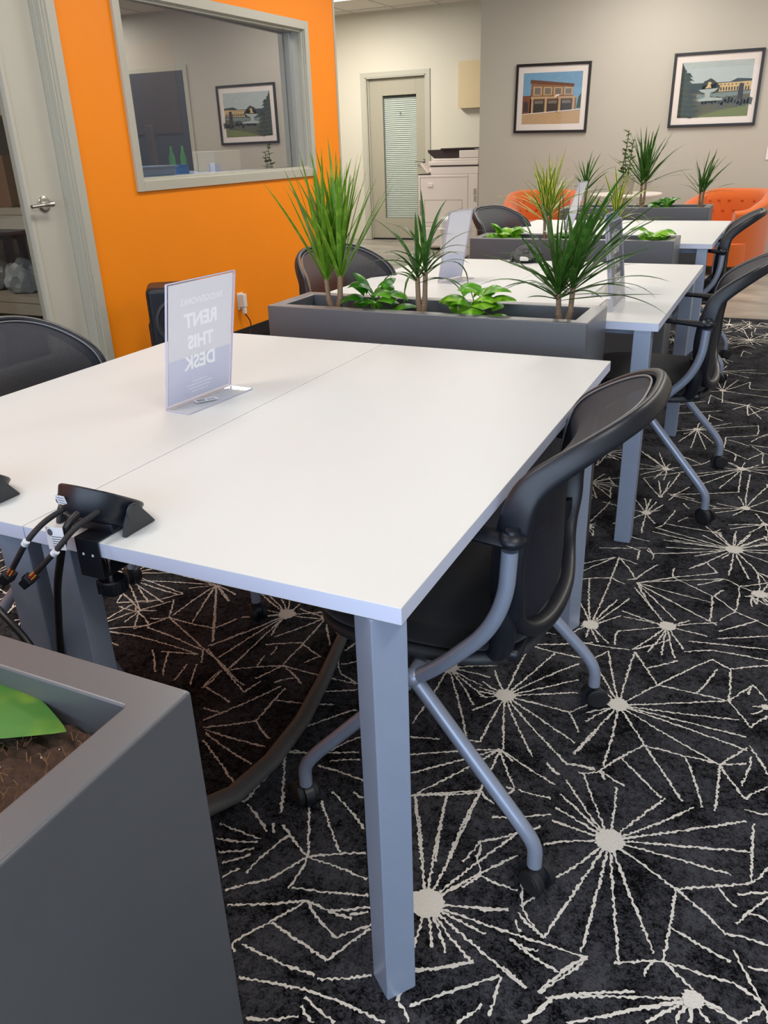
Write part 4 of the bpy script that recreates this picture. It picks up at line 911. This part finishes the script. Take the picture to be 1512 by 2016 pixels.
def spiky(loc, label, seed, stems, n, L_, w, el, droop, lm='leaf', lean=(0, 0)):
    t = tag(empty('dragon_tree', loc), label, 'plant', 'spiky dragon trees in the planters'); r = random.Random(seed)
    m = MB(); uvl = m.bm.loops.layers.uv.new('UVMap')
    for (dx, dy, h) in stems:
        st = MB(); top = Vector((dx, dy, h)); b0 = Vector((dx * .15, dy * .15, -.055)); mid = (top + b0) / 2 + Vector((dx * .25, dy * .25, -.005))
        st.tube([b0, mid, top], [.0095, .0085, .0075], n=12, fillet=.02)
        for k in range(9):
            q = b0.lerp(mid, k / 8 * 1.0) ; st.tube([q, q + Vector((0, 0, .0015))], .0102, n=12)
        st.build('stem', 'stem', t)
        for i in range(n):
            f = i / n; az = i * 2.399 + r.uniform(-.3, .3)
            e = el[1] + (el[0] - el[1]) * (f ** .8) + r.uniform(-.1, .1)
            blade(m, uvl, (top.x, top.y, h - .02 + .045 * f), az, e, L_ * r.uniform(.72, 1.08), w * r.uniform(.8, 1.15), r.uniform(*droop) * (1.25 - .7 * f), r, twist=r.uniform(-.4, .4))
    if lean != (0, 0):
        for v in m.bm.verts:
            k = max(0, v.co.z - .05); v.co.x += lean[0] * k * k * 4; v.co.y += lean[1] * k * k * 4
    m.build('leaves', lm, t, sharp=60)
    return t
ZS = PH - .0
def heartleaf(m, uvl, base, az, el, L_, W, droop, r, nseg=8, cup=.25):
    p = Vector(base); side = Vector((-sin(az), cos(az), 0)); rows = []; d = L_ / nseg
    for i in range(nseg + 1):
        s = i / nseg; e = el - droop * s
        dv = Vector((cos(az) * cos(e), sin(az) * cos(e), sin(e))); nv = side.cross(dv)
        wd = W * (sin(pi * min(1, s * .86 + .14)) ** .62) * (1 - .25 * s - .35 * s ** 4) if s < 1 else .0006
        row = []
        for k in range(5):
            u = -1 + k / 2; row.append(m.bm.verts.new(p + side * (wd * u) + nv * (-cup * wd * (1 - abs(u)) * -1 * -.6) + nv * (cup * wd * abs(u) ** 1.5 * .8) - dv * (.18 * L_ * abs(u) ** 2 * max(0, 1 - s * 4))))
        rows.append(row); p = p + dv * d
    for i in range(nseg):
        for k in range(4):
            f = m.bm.faces.new((rows[i][k], rows[i][k + 1], rows[i + 1][k + 1], rows[i + 1][k]))
            for lp, uv in zip(f.loops, ((k / 4, i / nseg), ((k + 1) / 4, i / nseg), ((k + 1) / 4, (i + 1) / nseg), (k / 4, (i + 1) / nseg))): lp[uvl].uv = uv
def leafy(loc, label, seed, n, R, H, L_, lm='pothos', name='pothos_plant', group='low leafy plants in the planters'):
    t = tag(empty(name, loc), label, 'plant', group); r = random.Random(seed)
    m = MB(); uvl = m.bm.loops.layers.uv.new('UVMap'); st = MB()
    for i in range(n):
        f = i / n; az = i * 2.399 + r.uniform(-.3, .3); rr = R * (1 - f * .75) ** .7 * r.uniform(.6, 1); h = H * (f ** .7) * r.uniform(.75, 1.1)
        b = Vector((rr * cos(az) * .6, rr * sin(az) * .36, h - .02))
        st.tube([(0, 0, -.06), (b.x * .5, b.y * .5, h * .5 - .01), b], .0017, n=6)
        heartleaf(m, uvl, b, az + r.uniform(-.5, .5), .45 + .55 * f + r.uniform(-.35, .3), L_ * r.uniform(.6, 1.15), L_ * .52 * r.uniform(.85, 1.15), r.uniform(.9, 1.8), r)
    for v in m.bm.verts: v.co.y = max(-.085, min(.085, v.co.y)) if v.co.z < .012 else v.co.y
    m.build('leaves', lm, t, sharp=80); st.build('stems', lm, t)
    return t
YP = 1.60
spiky((-.955, YP, ZS), 'tall upright spiky plant at the left end of the first planter', 3, [(-.030, .0, .07), (.012, .015, .075), (.034, -.02, .085)], 24, .36, .0062, (1.5, 1.02), (.0, .22), 'leaf')
spiky((-.65, YP, ZS), 'thin drooping spiky plant in the middle of the first planter', 8, [(-.012, .0, .085), (.012, .006, .10)], 15, .235, .0052, (1.35, .25), (.8, 2.3), 'leafdark')
spiky((-.20, YP, ZS), 'dark wide-spreading spiky plant at the right end of the first planter', 12, [(-.018, -.01, .055), (.018, .01, .07)], 34, .30, .0058, (1.45, .12), (.1, .95), 'leafdark', lean=(.25, 0))
leafy((-.805, YP, ZS), 'low leafy plant left of centre in the first planter', 5, 13, .10, .085, .085, 'pothosdark')
leafy((-.47, YP, ZS), 'lime green leafy plant right of centre in the first planter', 9, 17, .12, .075, .085, 'pothos')
Y2 = 3.597
leafy((-1.01, Y2, ZS), 'bright green leafy plant at the left end of the second planter', 15, 10, .12, .05, .10, 'pothos')
spiky((-.79, Y2, ZS), 'yellow-striped spiky plant in the middle planter, fullest of the striped pair', 21, [(-.01, .0, .09), (.02, .0, .11)], 26, .29, .0060, (1.5, .35), (.1, 1.1), 'leafvar')
leafy((-.62, Y2, ZS), 'low leafy plant at the centre of the second planter', 22, 9, .11, .04, .09, 'pothosdark')
spiky((-.44, Y2, ZS), 'smaller yellow-striped spiky plant behind the blue sign', 27, [(0, .0, .075)], 30, .27, .0056, (1.45, .2), (.2, 1.2), 'leafvar')
leafy((-.245, Y2, ZS), 'small green leafy plant at the right end of the second planter', 29, 6, .10, .055, .11, 'pothos')
Y3 = 5.655
spiky((-1.05, Y3, ZS), 'dark spiky plant at the left end of the far planter', 31, [(0, 0, .11)], 20, .27, .0060, (1.45, .3), (.2, 1.0), 'leafdark')
spiky((-.64, Y3, ZS), 'tall dark spiky plant in the middle of the far planter', 33, [(-.012, 0, .15), (.016, 0, .17)], 24, .36, .0066, (1.52, .45), (.05, .6), 'leafdark')
leafy((-.49, Y3, ZS), 'small leafy plant beside the tall spiky plant in the far planter', 35, 9, .10, .055, .10, 'pothosdark')
spiky((-.24, Y3, ZS), 'thin dark spiky plant at the right end of the far planter', 37, [(-.01, 0, .09), (.012, 0, .10)], 16, .26, .0050, (1.45, .4), (.1, .8), 'leafdark', lean=(.2, 0))
# broad leaf in the near planter
t = tag(empty('broad_leaf_plant', (-.40, -.415, .755)), 'broad glossy green leaf over the bare soil of the near left planter', 'plant')
m = MB(); uvl = m.bm.loops.layers.uv.new('UVMap'); r = random.Random(2)
heartleaf(m, uvl, (.033, .040, .010), radians(9), .10, .180, .052, .30, r, nseg=22, cup=.10)
heartleaf(m, uvl, (-.05, .0, .04), radians(150), .5, .16, .055, .8, r, nseg=12); heartleaf(m, uvl, (-.05, -.02, .05), radians(230), .6, .15, .05, .8, r, nseg=12)
m.build('leaves', 'bigleaf', t, sharp=80)
m = MB(); m.tube([(-.07, .0, -.02), (-.05, .03, .02), (-.02, .055, .022)], .0025, n=8); m.tube([(-.07, 0, -.02), (-.05, 0, .04)], .0025, n=8); m.tube([(-.07, 0, -.02), (-.05, -.02, .05)], .0025, n=8)
m.build('stems', 'bigleaf', t)

# ================================================================== FURNITURE AT THE FAR WALL
def tub_chair(loc, rotz, label):
    t = tag(empty('tub_armchair', loc, rotz), label, 'armchair', 'orange button-tufted tub armchairs')
    # wrap-around back: local front = -y
    m = MB(); N = 56; R = []
    for i in range(N + 1):
        f = i / N; a = radians(-52) + radians(284) * f      # from right arm round the back to left arm
        c, s = cos(a), sin(a)
        ar = .385; ox = ar * (abs(c) ** .8) * (1 if c > 0 else -1); oy = ar * (abs(s) ** .8) * (1 if s > 0 else -1)
        k = max(0, min(1, (sin(a) + .75) / 1.55)); k = k * k * (3 - 2 * k)
        zt = .58 + .165 * k; th = .085 + .02 * (1 - k); fl = .02 * k
        nx, ny = ox, oy; l = math.hypot(nx, ny); nx, ny = nx / l, ny / l
        prof = [(0, .09, 0), (.012, zt - .1, 1), (.022 + fl, zt - .03, 1), (.012 + fl, zt - .006, 1), (-th * .45 + fl, zt + .004, 1), (-th + fl * .4, zt - .022, 1), (-th - .006, zt - .10, 1), (-th, .40, 1), (-th, .09, 1)]
        R.append([m.bm.verts.new((ox + nx * d, oy + ny * d, z)) for d, z, _ in prof])
    for A, B in zip(R, R[1:]):
        for k in range(len(A) - 1): m.bm.faces.new((A[k], B[k], B[k + 1], A[k + 1]))
    m.bm.faces.new(R[0]); m.bm.faces.new(list(reversed(R[-1])))
    bmesh.ops.recalc_face_normals(m.bm, faces=list(m.bm.faces))
    # tufted dimples on the inside of the back
    tufts = []
    for row, z in enumerate((.64, .545)):
        for q in range(-3, 4):
            a = pi / 2 + (q + (.5 if row % 2 else 0)) * .36; tufts.append((a, z))
    m.build('backrest', 'armor', t, sharp=60)
    b = MB(); crease = MB()
    for a, z in tufts:
        c, s = cos(a), sin(a); ar = .385; ox = ar * (abs(c) ** .8) * (1 if c > 0 else -1); oy = ar * (abs(s) ** .8) * (1 if s > 0 else -1)
        l = math.hypot(ox, oy); q = 1 - (.086 + .006) / l
        b.ball((ox * q, oy * q, z), .013, n=6, sc_=(1, .7, 1))
    b.build('tuft_buttons', 'button', t); crease.bm.free()
    m = MB(); m.sup(0, -.03, .315, .335, .30, .44, e=3.2, rnd=.03, n=48, dome=.02); m.build('seat_cushion', 'armor', t)
    m = MB(); m.sup(0, -.02, .36, .37, .09, .30, e=4, rnd=.01, n=48); m.build('seat_base', 'armor', t)
    for sx in (-1, 1):
        for sy in (-1, 1): MB().tube([(sx * .26, sy * .26 - .02, 0), (sx * .25, sy * .25 - .02, .092)], [.014, .022], n=12).build('leg', 'black', t)
    return t
tub_chair((-.235, 8.22, 0), radians(-24), 'orange button-tufted tub armchair on the right below the fountain picture')
tub_chair((-2.08, 8.30, 0), radians(12), 'orange button-tufted tub armchair on the left, mostly hidden by plants')
t = tag(empty('round_table', (-1.2, 8.22, 0)), 'small round white pedestal table between the orange armchairs', 'table')
m = MB(); m.lathe([(.345, .700), (.352, .704), (.352, .720), (.348, .725)], n=64); m.build('tabletop', 'tabletop2', t)
m = MB(); m.lathe([(.03, .02), (.03, .69), (.09, .699)], n=24); m.build('pedestal', 'chrome', t)
m = MB(); m.lathe([(.24, 0), (.24, .008), (.04, .03)], n=48); m.build('base', 'chrome', t)
t = tag(empty('potted_plant', (-1.19, 8.12, .7255)), 'upright small-leaved plant in a square grey pot on the round table', 'plant')
m = MB(); q = bmesh.new()
def fr_(s, z): return [q.verts.new(p) for p in ((-s, -s, z), (s, -s, z), (s, s, z), (-s, s, z))]
Rr = [fr_(.058, 0), fr_(.074, .15), fr_(.066, .15), fr_(.062, .12)]
for A, B in zip(Rr, Rr[1:]):
    for k in range(4): q.faces.new((A[k], A[(k + 1) % 4], B[(k + 1) % 4], B[k]))
q.faces.new(list(reversed(Rr[0]))); q.faces.new(Rr[3]); m.merge(q); m.build('pot', 'pot', t)
m = MB(); uvl = m.bm.loops.layers.uv.new('UVMap'); st = MB(); r = random.Random(6)
for dx, dy, h, n in ((-.03, 0, .46, 13), (.02, .01, .38, 11), (-.05, .02, .26, 7)):
    st.tube([(dx * .3, dy, .12), (dx, dy, .12 + h * .5), (dx + .015, dy, .12 + h)], .004, n=8)
    for i in range(n):
        f = i / n; z = .16 + (h - .02) * f; az = i * 2.4; heartleaf(m, uvl, (dx + .01 * f, dy, z), az, r.uniform(.1, .8), .085 - .025 * f, .026, .7, r, nseg=6)
m.build('leaves', 'potleaf', t, sharp=80); st.build('stems', 'potleaf', t)

# pictures
def poly(m, pts, d, mi):
    f = m.bm.faces.new([m.bm.verts.new((x, -d, z)) for x, z in pts]); f.material_index = mi
    f.normal_update()
    if f.normal.y > 0: f.normal_flip()
def picture(cx, cz, w, h, label, art, tilt=0):
    t = tag(empty('framed_picture', (cx, 8.899, cz), rot=(0, radians(tilt), 0)), label, 'picture', 'black-framed pictures on the back wall')
    a, b, fw_ = w / 2, h / 2, .026
    m = MB()
    for x0, x1, z0, z1 in ((-a, -a + fw_, -b, b), (a - fw_, a, -b, b), (-a + fw_, a - fw_, -b, -b + fw_), (-a + fw_, a - fw_, b - fw_, b)): m.box(x0, x1, -.028, 0, z0, z1, .003)
    m.build('picture_frame', 'black', t)
    MB().box(-a + fw_, a - fw_, -.012, -.001, -b + fw_, b - fw_).build('mat_board', 'matboard', t)
    m = MB(); mats = art(m, a - fw_ - .058, b - fw_ - .062); m.build('artwork', mats, t, sharp=180)
    MB().box(-a + fw_, a - fw_, -.0205, -.0195, -b + fw_, b - fw_).build('glazing', 'picglass', t)
M['picglass'] = glassmat('picture_glass', (.97, .97, .97, 1), 1.35, .6)
for k, c in dict(p_sky=(118, 160, 190), p_sand=(190, 158, 120), p_brick=(140, 98, 72), p_lt=(186, 160, 122), p_dk=(66, 58, 54), p_win=(120, 110, 100), p_red=(128, 76, 60), p_roof=(110, 74, 54), p_road=(176, 150, 122),
                 g_sky=(178, 188, 186), g_tree=(44, 54, 44), g_mid=(70, 82, 62), g_grass=(112, 124, 74), g_stone=(168, 178, 172), g_bldg=(206, 178, 122), g_dk=(52, 48, 56), g_water=(120, 136, 132), g_bush=(92, 92, 72), g_hill=(84, 90, 84), g_far=(58, 68, 70)).items():
    M[k] = mat(k, rgb(*c), .9, var=.14, scale=35)
def art_building(m, a, b):
    S = lambda u, v: (-a + 2 * a * u, -b + 2 * b * v)
    def q(pts, d, mi): poly(m, [S(*p) for p in pts], .0125 + d * .0004, mi)
    q([(0, 0), (1, 0), (1, 1), (0, 1)], 0, 0); q([(0, 0), (1, 0), (1, .26), (0, .20)], 1, 1)
    q([(.0, .20), (.15, .21), (.15, .56), (.0, .56)], 2, 5); q([(.02, .24), (.10, .24), (.10, .42), (.06, .46), (.02, .42)], 3, 4)
    q([(.13, .20), (.92, .27), (.92, .50), (.86, .50), (.86, .74), (.14, .83)], 2, 2); q([(.12, .80), (.87, .72), (.87, .77), (.13, .87)], 3, 6)
    q([(.14, .50), (.93, .50), (.93, .53), (.14, .54)], 3, 3)
    for i in range(4):
        x = .18 + i * .175; q([(x, .56), (x + .15, .56), (x + .15, .73 - i * .01), (x, .74 - i * .01)], 4, 3); q([(x + .025, .58), (x + .125, .58), (x + .125, .71 - i * .01), (x + .025, .715 - i * .01)], 5, 7)
    for i in range(3):
        x = .19 + i * .235; q([(x, .22 + i * .012), (x + .19, .235 + i * .012), (x + .19, .48), (x, .48)], 4, 4); q([(x + .02, .40), (x + .17, .40), (x + .17, .46), (x + .02, .46)], 5, 7)
    for i in range(4): x = .155 + i * .235; q([(x, .20 + i * .014), (x + .035, .20 + i * .014), (x + .035, .52), (x, .52)], 5, 3)
    q([(.595, .22), (.605, .22), (.605, .56), (.595, .56)], 6, 4); q([(.55, .52), (.63, .55), (.63, .58), (.55, .55)], 7, 8)
    q([(.0, .19), (1, .27), (1, .285), (.0, .205)], 6, 8); q([(.93, .30), (1, .30), (1, .60), (.95, .50)], 3, 9)
    return ['p_sky', 'p_sand', 'p_brick', 'p_lt', 'p_dk', 'p_red', 'p_roof', 'p_win', 'matboard', 'g_mid']
def art_garden(m, a, b):
    S = lambda u, v: (-a + 2 * a * u, -b + 2 * b * v); r = random.Random(5)
    def q(pts, d, mi): poly(m, [S(*p) for p in pts], .0125 + d * .0004, mi)
    q([(0, 0), (1, 0), (1, 1), (0, 1)], 0, 0); q([(0, 0), (1, 0), (1, .66), (.8, .68), (.7, .62), (.2, .62), (0, .6)], 1, 8)
    q([(.48, .45), (1, .47), (1, .62), (.48, .60)], 2, 5)
    for i in range(13): x = .50 + i * .038; q([(x, .47), (x + .02, .47), (x + .02, .52), (x + .01, .54), (x, .52)], 3, 6)
    for i in range(9): x = .52 + i * .052; q([(x, .565), (x + .018, .565), (x + .018, .585), (x, .585)], 3, 6)
    q([(0, .0), (1, .0), (1, .46), (0, .44)], 2, 9); q([(.25, .30), (1, .40), (1, .45), (.25, .42)], 3, 7)
    q([(.3, .0), (1, .0), (1, .2), (.6, .12), (.3, .02)], 3, 4)
    for c, rr in (((.42, .56), .13), ((.50, .52), .09), ((.35, .5), .08)): q([(c[0] + rr * .8 * cos(k * .5), c[1] + rr * (1 + .2 * sin(k * 3)) * sin(k * .5)) for k in range(12)], 4, 1)
    q([(.27, .50), (.55, .52), (.50, .46), (.44, .44), (.44, .36), (.62, .335), (.62, .30), (.28, .29), (.28, .33), (.37, .36), (.37, .43), (.31, .46)], 6, 3)
    q([(.36, .52), (.45, .53), (.43, .58), (.45, .62), (.40, .64), (.39, .57)], 6, 5)
    for k in range(16): x = .28 + k * .045; y = .17 + r.uniform(0, .1); q([(x, y), (x + .08, y - .03), (x + .09, y + .09), (x + .03, y + .12)], 5, 10)
    q([(.83, .30), (.90, .30), (.90, .56), (.86, .60), (.83, .54)], 7, 6)
    for k in range(30):      # drooping conifer on the left
        y = .02 + .032 * k; w_ = .32 * (1 - y) ** .9 + .03 + r.uniform(-.04, .06)
        q([(0, y + .05), (w_ * .35, y + .045), (w_ * .5, y + .02), (w_ * .7, y + .03), (w_ * 1.0, y - .03), (w_ * .8, y - .012), (w_ * .62, y - .035), (w_ * .4, y - .01), (0, y)], 8 + k % 3, (1, 2, 8)[k % 3])
    return ['g_sky', 'g_tree', 'g_mid', 'g_stone', 'g_grass', 'g_bldg', 'g_dk', 'g_water', 'g_far', 'g_bush', 'g_hill']
picture(-2.19, 1.652, .81, .675, 'black-framed picture of a brick street-corner building on the back wall', art_building, 1.2)
picture(-.535, 1.652, .835, .675, 'black-framed picture of a garden fountain and arcaded building', art_garden, .3)
t = tag(empty('wall_switch', (.060, 8.899, 1.05)), 'white wall switch plate at the right edge of the back wall', 'switch')
MB().box(-.036, .036, -.006, 0, -.058, .058, .002).build('plate', 'white', t); MB().box(-.012, .012, -.009, -.0061, -.026, .026, .001).build('rocker', 'white', t)

# copier
t = tag(empty('copier', (-3.52, 9.60, 0)), 'big warm white floor-standing office copier with black document feeder', 'copier')
x0, x1, y0, y1 = -.43, .36, -.30, .33
m = MB(); m.box(x0, x1, y0, y1, .03, .895, .012); m.box(x0 + .17, x1, y0 + .005, y1, .8955, .985, .008); m.build('cabinet', 'copier', t)
m = MB(); 
def line(xa, xb, za, zb): m.box(xa, xb, y0 - .0012, y0 + .001, za, zb)
for z in (.285,): line(x0 + .01, x1, z, z + .004)
line(x1 - .13, x1 - .126, .29, .89); line(x0 + .03, x1 - .13, .862, .866); line(x0 + .03, x0 + .034, .29, .862); line(x0 + .085, x1 - .20, .60, .604); line(x0 + .085, x0 + .089, .34, .60); line(x1 - .204, x1 - .20, .34, .60); line(x0 + .085, x1 - .20, .336, .340)
for k in range(22): line(x0 + .015, x0 + .045, .42 + k * .0085, .424 + k * .0085)
for k in range(12): line(x1 - .055, x1 - .015, .66 + k * .006, .663 + k * .006); line(x1 - .05, x1 - .015, .58 + k * .006, .583 + k * .006)
m.build('panel_seams', 'copier_line', t)
m = MB(); m.box(x0 + .13, x0 + .20, y0 - .006, y0 + .002, .755, .80, .003); m.box(x0 + .14, x0 + .19, y0 - .008, y0 - .005, .758, .77, .001); m.build('side_latch', 'copier', t)
m = MB(); m.box(x0 + .1, x0 + .36, y0 - .012, y0 + .001, .05, .27, .006); m.box(x0 + .03, x0 + .34, y0 - .004, y0 + .001, .245, .262, .001, mi=1); m.build('paper_drawer', ['copier', 'copier_line'], t)
m = MB(); m.box(x0, x0 + .17, y0, y1 - .05, .8955, .905, .002); m.box(x0 + .17, x1, y0 + .002, y1, .9855, .997, .002); m.build('scanner_gap', 'copier_dark', t)
m = MB(); m.box(x0 + .14, x1, y0, y1, .9975, 1.045, .008); m.box(x0 + .20, x1, y0 + .01, y1, 1.0455, 1.075, .008); m.box(x0 + .54, x1, y0 + .01, y1, 1.0755, 1.165, .012); m.build('scanner_lid', 'copier', t)
m = MB(); A = [(x0 + .21, 1.078), (x0 + .56, 1.078), (x0 + .56, 1.165), (x0 + .50, 1.178), (x0 + .12, 1.175), (x0 + .13, 1.145)]
va = [m.bm.verts.new((x, y0 + .03, z)) for x, z in A]; vb = [m.bm.verts.new((x, y1 - .04, z)) for x, z in A]
m.bm.faces.new(va); m.bm.faces.new(list(reversed(vb)))
for k in range(6): m.bm.faces.new((va[k], vb[k], vb[(k + 1) % 6], va[(k + 1) % 6]))
m.box(x0 + .30, x1, y0 + .01, y1 - .01, 1.172, 1.186, .004, mtx=Matrix.Translation((0, 0, .004)))
m.build('document_feeder', 'copier_dark', t)
m = MB(); m.box(-.10, .10, -.012, .012, -.075, .075, .006, mtx=Matrix.Translation((x0 + .075, y0 + .13, .965)) @ Matrix.Rotation(radians(0), 4, 'Z') @ Matrix.Rotation(radians(90), 4, 'Z') @ Matrix.Rotation(radians(-42), 4, 'X'))
m.tube([(x0 + .15, y0 + .13, .91), (x0 + .10, y0 + .13, .955)], .02, n=10); m.build('control_panel', 'copier', t)
for sx in (x0 + .06, x1 - .06):
    for sy in (y0 + .06, y1 - .06): MB().lathe([(.028, 0), (.03, .01), (.03, .0295)], n=16, mtx=Matrix.Translation((sx, sy, 0))).build('foot', 'wheel', t)
m = MB(); m.sup(0, 0, .165, .155, 0, .47, e=4, rnd=.05, n=48, dome=.006)
m.box(-.17, .17, -.158, .158, .33, .334, .001); tb = m.build('step_bin', 'white', None, loc=(-3.20, 8.82 - .16, 0)); tag(tb, 'low rounded white bin standing before the copier', 'bin')
t = tag(empty('electrical_cabinet', (-3.49, 10.369, 1.92)), 'beige metal wall cabinet beside the hall door', 'cabinet')
MB().box(-.30, .29, -.09, 0, -.262, .262, .002).build('cabinet_box', 'beige', t); MB().box(-.285, .28, -.105, -.0905, -.268, .268, .003).build('door', 'beige', t)
m = MB(); m.tube([(.18, -.06, -.27), (.18, -.06, -.30)], .02, n=10); m.build('conduit_knockout', 'copier_dark', t)

# speaker, outlet and cable by the orange wall
t = tag(empty('speaker', (-2.68, 2.90, 0), radians(38)), 'black portable speaker standing by the orange wall behind the clear sign', 'speaker')
m = MB(); q = bmesh.new(); pr = [(-.17, .30), (-.155, .315), (.155, .315), (.17, .30), (.17, 0), (-.17, 0)]
m.box(-.165, .165, -.12, .14, .004, .585, .03, seg=4); m.box(-.175, -.14, -.09, .12, .15, .40, .015); m.build('speaker_case', 'blackplastic', t)
m = MB(); mt = Matrix.Translation((.0, -.121, .40)) @ Matrix.Rotation(pi / 2, 4, 'X')
m.lathe([(.135, -.004), (.132, .006), (.118, .008), (.108, -.002), (.07, -.02), (.03, -.024), (.001, -.020)], n=48, mtx=mt); m.build('woofer', 'shell', t)
m = MB(); m.lathe([(.095, -.0), (.093, .003), (.085, .0035)], n=48, mtx=Matrix.Translation((0, -.121, .14)) @ Matrix.Rotation(pi / 2, 4, 'X')); m.build('lower_woofer', 'shell', t)
text_mesh('display', 'C3', .03, 'led', t, Matrix.Translation((.10, -.1212, .548)) @ Matrix.Rotation(pi / 2, 4, 'X'))
t = tag(empty('wall_outlet', (WX, 3.99, .29)), 'white wall outlet with a white plug low on the orange wall', 'outlet')
MB().box(.0005, .006, -.035, .035, -.057, .057, .002).build('plate', 'white', t)
m = MB(); m.box(.006, .045, -.022, .022, -.04, .05, .006); m.box(.02, .04, -.016, .016, -.085, -.04, .004); m.build('plug', 'white', t)
m = MB(); m.tube([(.03, 0, -.085), (.05, .03, -.14), (.05, .03, -.2), (.04, -.05, -.28)], .004, n=8, fillet=.04); m.build('cord', 'cable', t)

# ================================================================== BEHIND THE OFFICE WINDOW
t = tag(empty('office_counter', (-3.50, 4.05, 0)), 'pale counter inside the office just behind the window glass', 'counter')
MB().box(-.30, .28, -.85, .55, 1.085, 1.12, .004).build('countertop', 'paleblue', t)
m = MB(); m.box(-.28, .26, -.83, -.79, 0, 1.0845, .002); m.box(-.28, .26, .49, .53, 0, 1.0845, .002); m.build('side_panel', 'boxwhite', t)
def solid(name, mats, loc, rotz, label, cat, f, group=None):
    m = MB(); f(m); o = m.build(name, mats, None, loc=loc, rotz=rotz); return tag(o, label, cat, group)
CT = 1.1205
solid('tape_roll', 'bluetape', (-3.30, 3.86, CT), 0, 'bright blue roll of tape on the counter, leftmost of two', 'tape', lambda m: m.lathe([(.03, 0), (.046, .0), (.046, .055), (.03, .055)], n=32), 'blue tape rolls behind the window')
solid('tape_roll', 'bluetape', (-3.30, 4.22, CT), 0, 'blue roll of tape on the counter nearer the cream box', 'tape', lambda m: m.lathe([(.03, 0), (.042, .0), (.042, .05), (.03, .05)], n=32), 'blue tape rolls behind the window')
solid('storage_tub', 'paleblue', (-3.33, 3.52, CT), 0, 'long pale blue plastic tub at the left of the counter', 'tub', lambda m: (m.box(-.08, .08, -.22, .22, 0, .05, .012), m.box(-.09, .09, -.23, .23, .045, .056, .003)))
solid('cream_box', 'boxwhite', (-3.42, 4.42, CT), 0, 'cream cardboard box on the counter inside the office', 'box', lambda m: (m.box(-.1, .1, -.15, .15, 0, .13, .008), m.box(-.002, .002, -.151, .151, .128, .1312)))
def bottle(m): m.lathe([(.02, 0), (.022, .01), (.022, .10), (.009, .135), (.009, .165), (.006, .17)], n=20)
for i, (x, y, w) in enumerate(((-3.62, 4.17, 'left'), (-3.60, 4.27, 'right'))): solid('green_bottle', 'green', (x, y, CT), 0, 'green squeeze bottle inside the office window, the %s one' % w, 'bottle', bottle, 'green bottles behind the window')
solid('brown_board', 'brown', (-3.66, 4.03, CT), .3, 'narrow brown board leaning upright on the office counter', 'board', lambda m: m.box(-.02, .02, -.03, .03, 0, .30, .003, mtx=Matrix.Rotation(radians(4), 4, 'X')))
solid('notice_board', 'brown', (-5.0, 5.459, 1.75), 0, 'brown notice board on the dark office wall', 'board', lambda m: (m.box(-.5, .5, -.02, 0, -.35, .35, .004),))

# ================================================================== STORE ROOM BEHIND THE GLASS DOOR
t = tag(empty('storage_shelf', (-3.86, 2.76, 0)), 'pale storage shelving seen through the glass door', 'shelf')
for z in (.04, .50, .97, 1.45):
    MB().box(-.62, .62, -.20, .20, z, z + .035, .003).build('shelf_board', 'shelfwood', t)
for sx in (-1, 1):
    for sy in (-1, 1): MB().box(sx * .60 - .025, sx * .60 + .025, sy * .18 - .02, sy * .18 + .02, 0, 1.9, .003).build('post', 'shelfwood', t)
m = MB(); m.box(-.62, .62, -.225, -.2005, .90, .969, .002); m.box(-.62, .62, -.225, -.2005, .44, .499, .002); m.build('rail', 'shelfwood', t)
t = tag(empty('bucket', (-3.72, 2.37, 0)), 'white lidded bucket on the floor behind the glass door', 'bucket')
MB().lathe([(.12, 0), (.125, .01), (.145, .30), (.15, .305)], n=40).build('bucket_body', 'bucket', t); MB().lathe([(.152, .306), (.156, .32), (.15, .335), (.13, .33)], n=40).build('lid', 'bucket', t)
m = MB(); m.tube([(.15 * cos(a), .15 * sin(a) * .2 - .15, .29 - .16 * sin(a)) for a in [pi * k / 14 for k in range(15)]], .003, n=6); m.build('handle', 'chrome', t)
def bag(m, r_=.11):
    r = random.Random(3); b = bmesh.new(); bmesh.ops.create_icosphere(b, subdivisions=3, radius=r_)
    for v in b.verts: v.co *= 1 + r.uniform(-.16, .16); v.co.z = max(v.co.z, -.07) + .07
    m.merge(b)
solid('crumpled_bag', 'plasticbag', (-3.62, 2.72, .5355), 0, 'crumpled pale plastic bag on the middle storage shelf, nearer the door edge', 'bag', bag, 'crumpled bags on the storage shelf')
solid('crumpled_bag', 'plasticbag', (-3.92, 2.74, .5355), .9, 'crumpled pale plastic bag on the middle storage shelf, further left', 'bag', bag, 'crumpled bags on the storage shelf')
solid('carton', 'brown', (-3.66, 2.74, 1.0055), .1, 'brown carton on the upper storage shelf behind the glass door', 'box', lambda m: (m.box(-.15, .15, -.14, .14, 0, .26, .004), m.box(-.15, .15, -.012, .012, .2601, .2608)))
solid('carton', 'boxwhite', (-4.05, 2.74, 1.0055), -.1, 'pale carton on the upper storage shelf, left of the brown one', 'box', lambda m: (m.box(-.13, .13, -.14, .14, 0, .20, .004), m.box(-.13, .13, -.012, .012, .2001, .2008)))
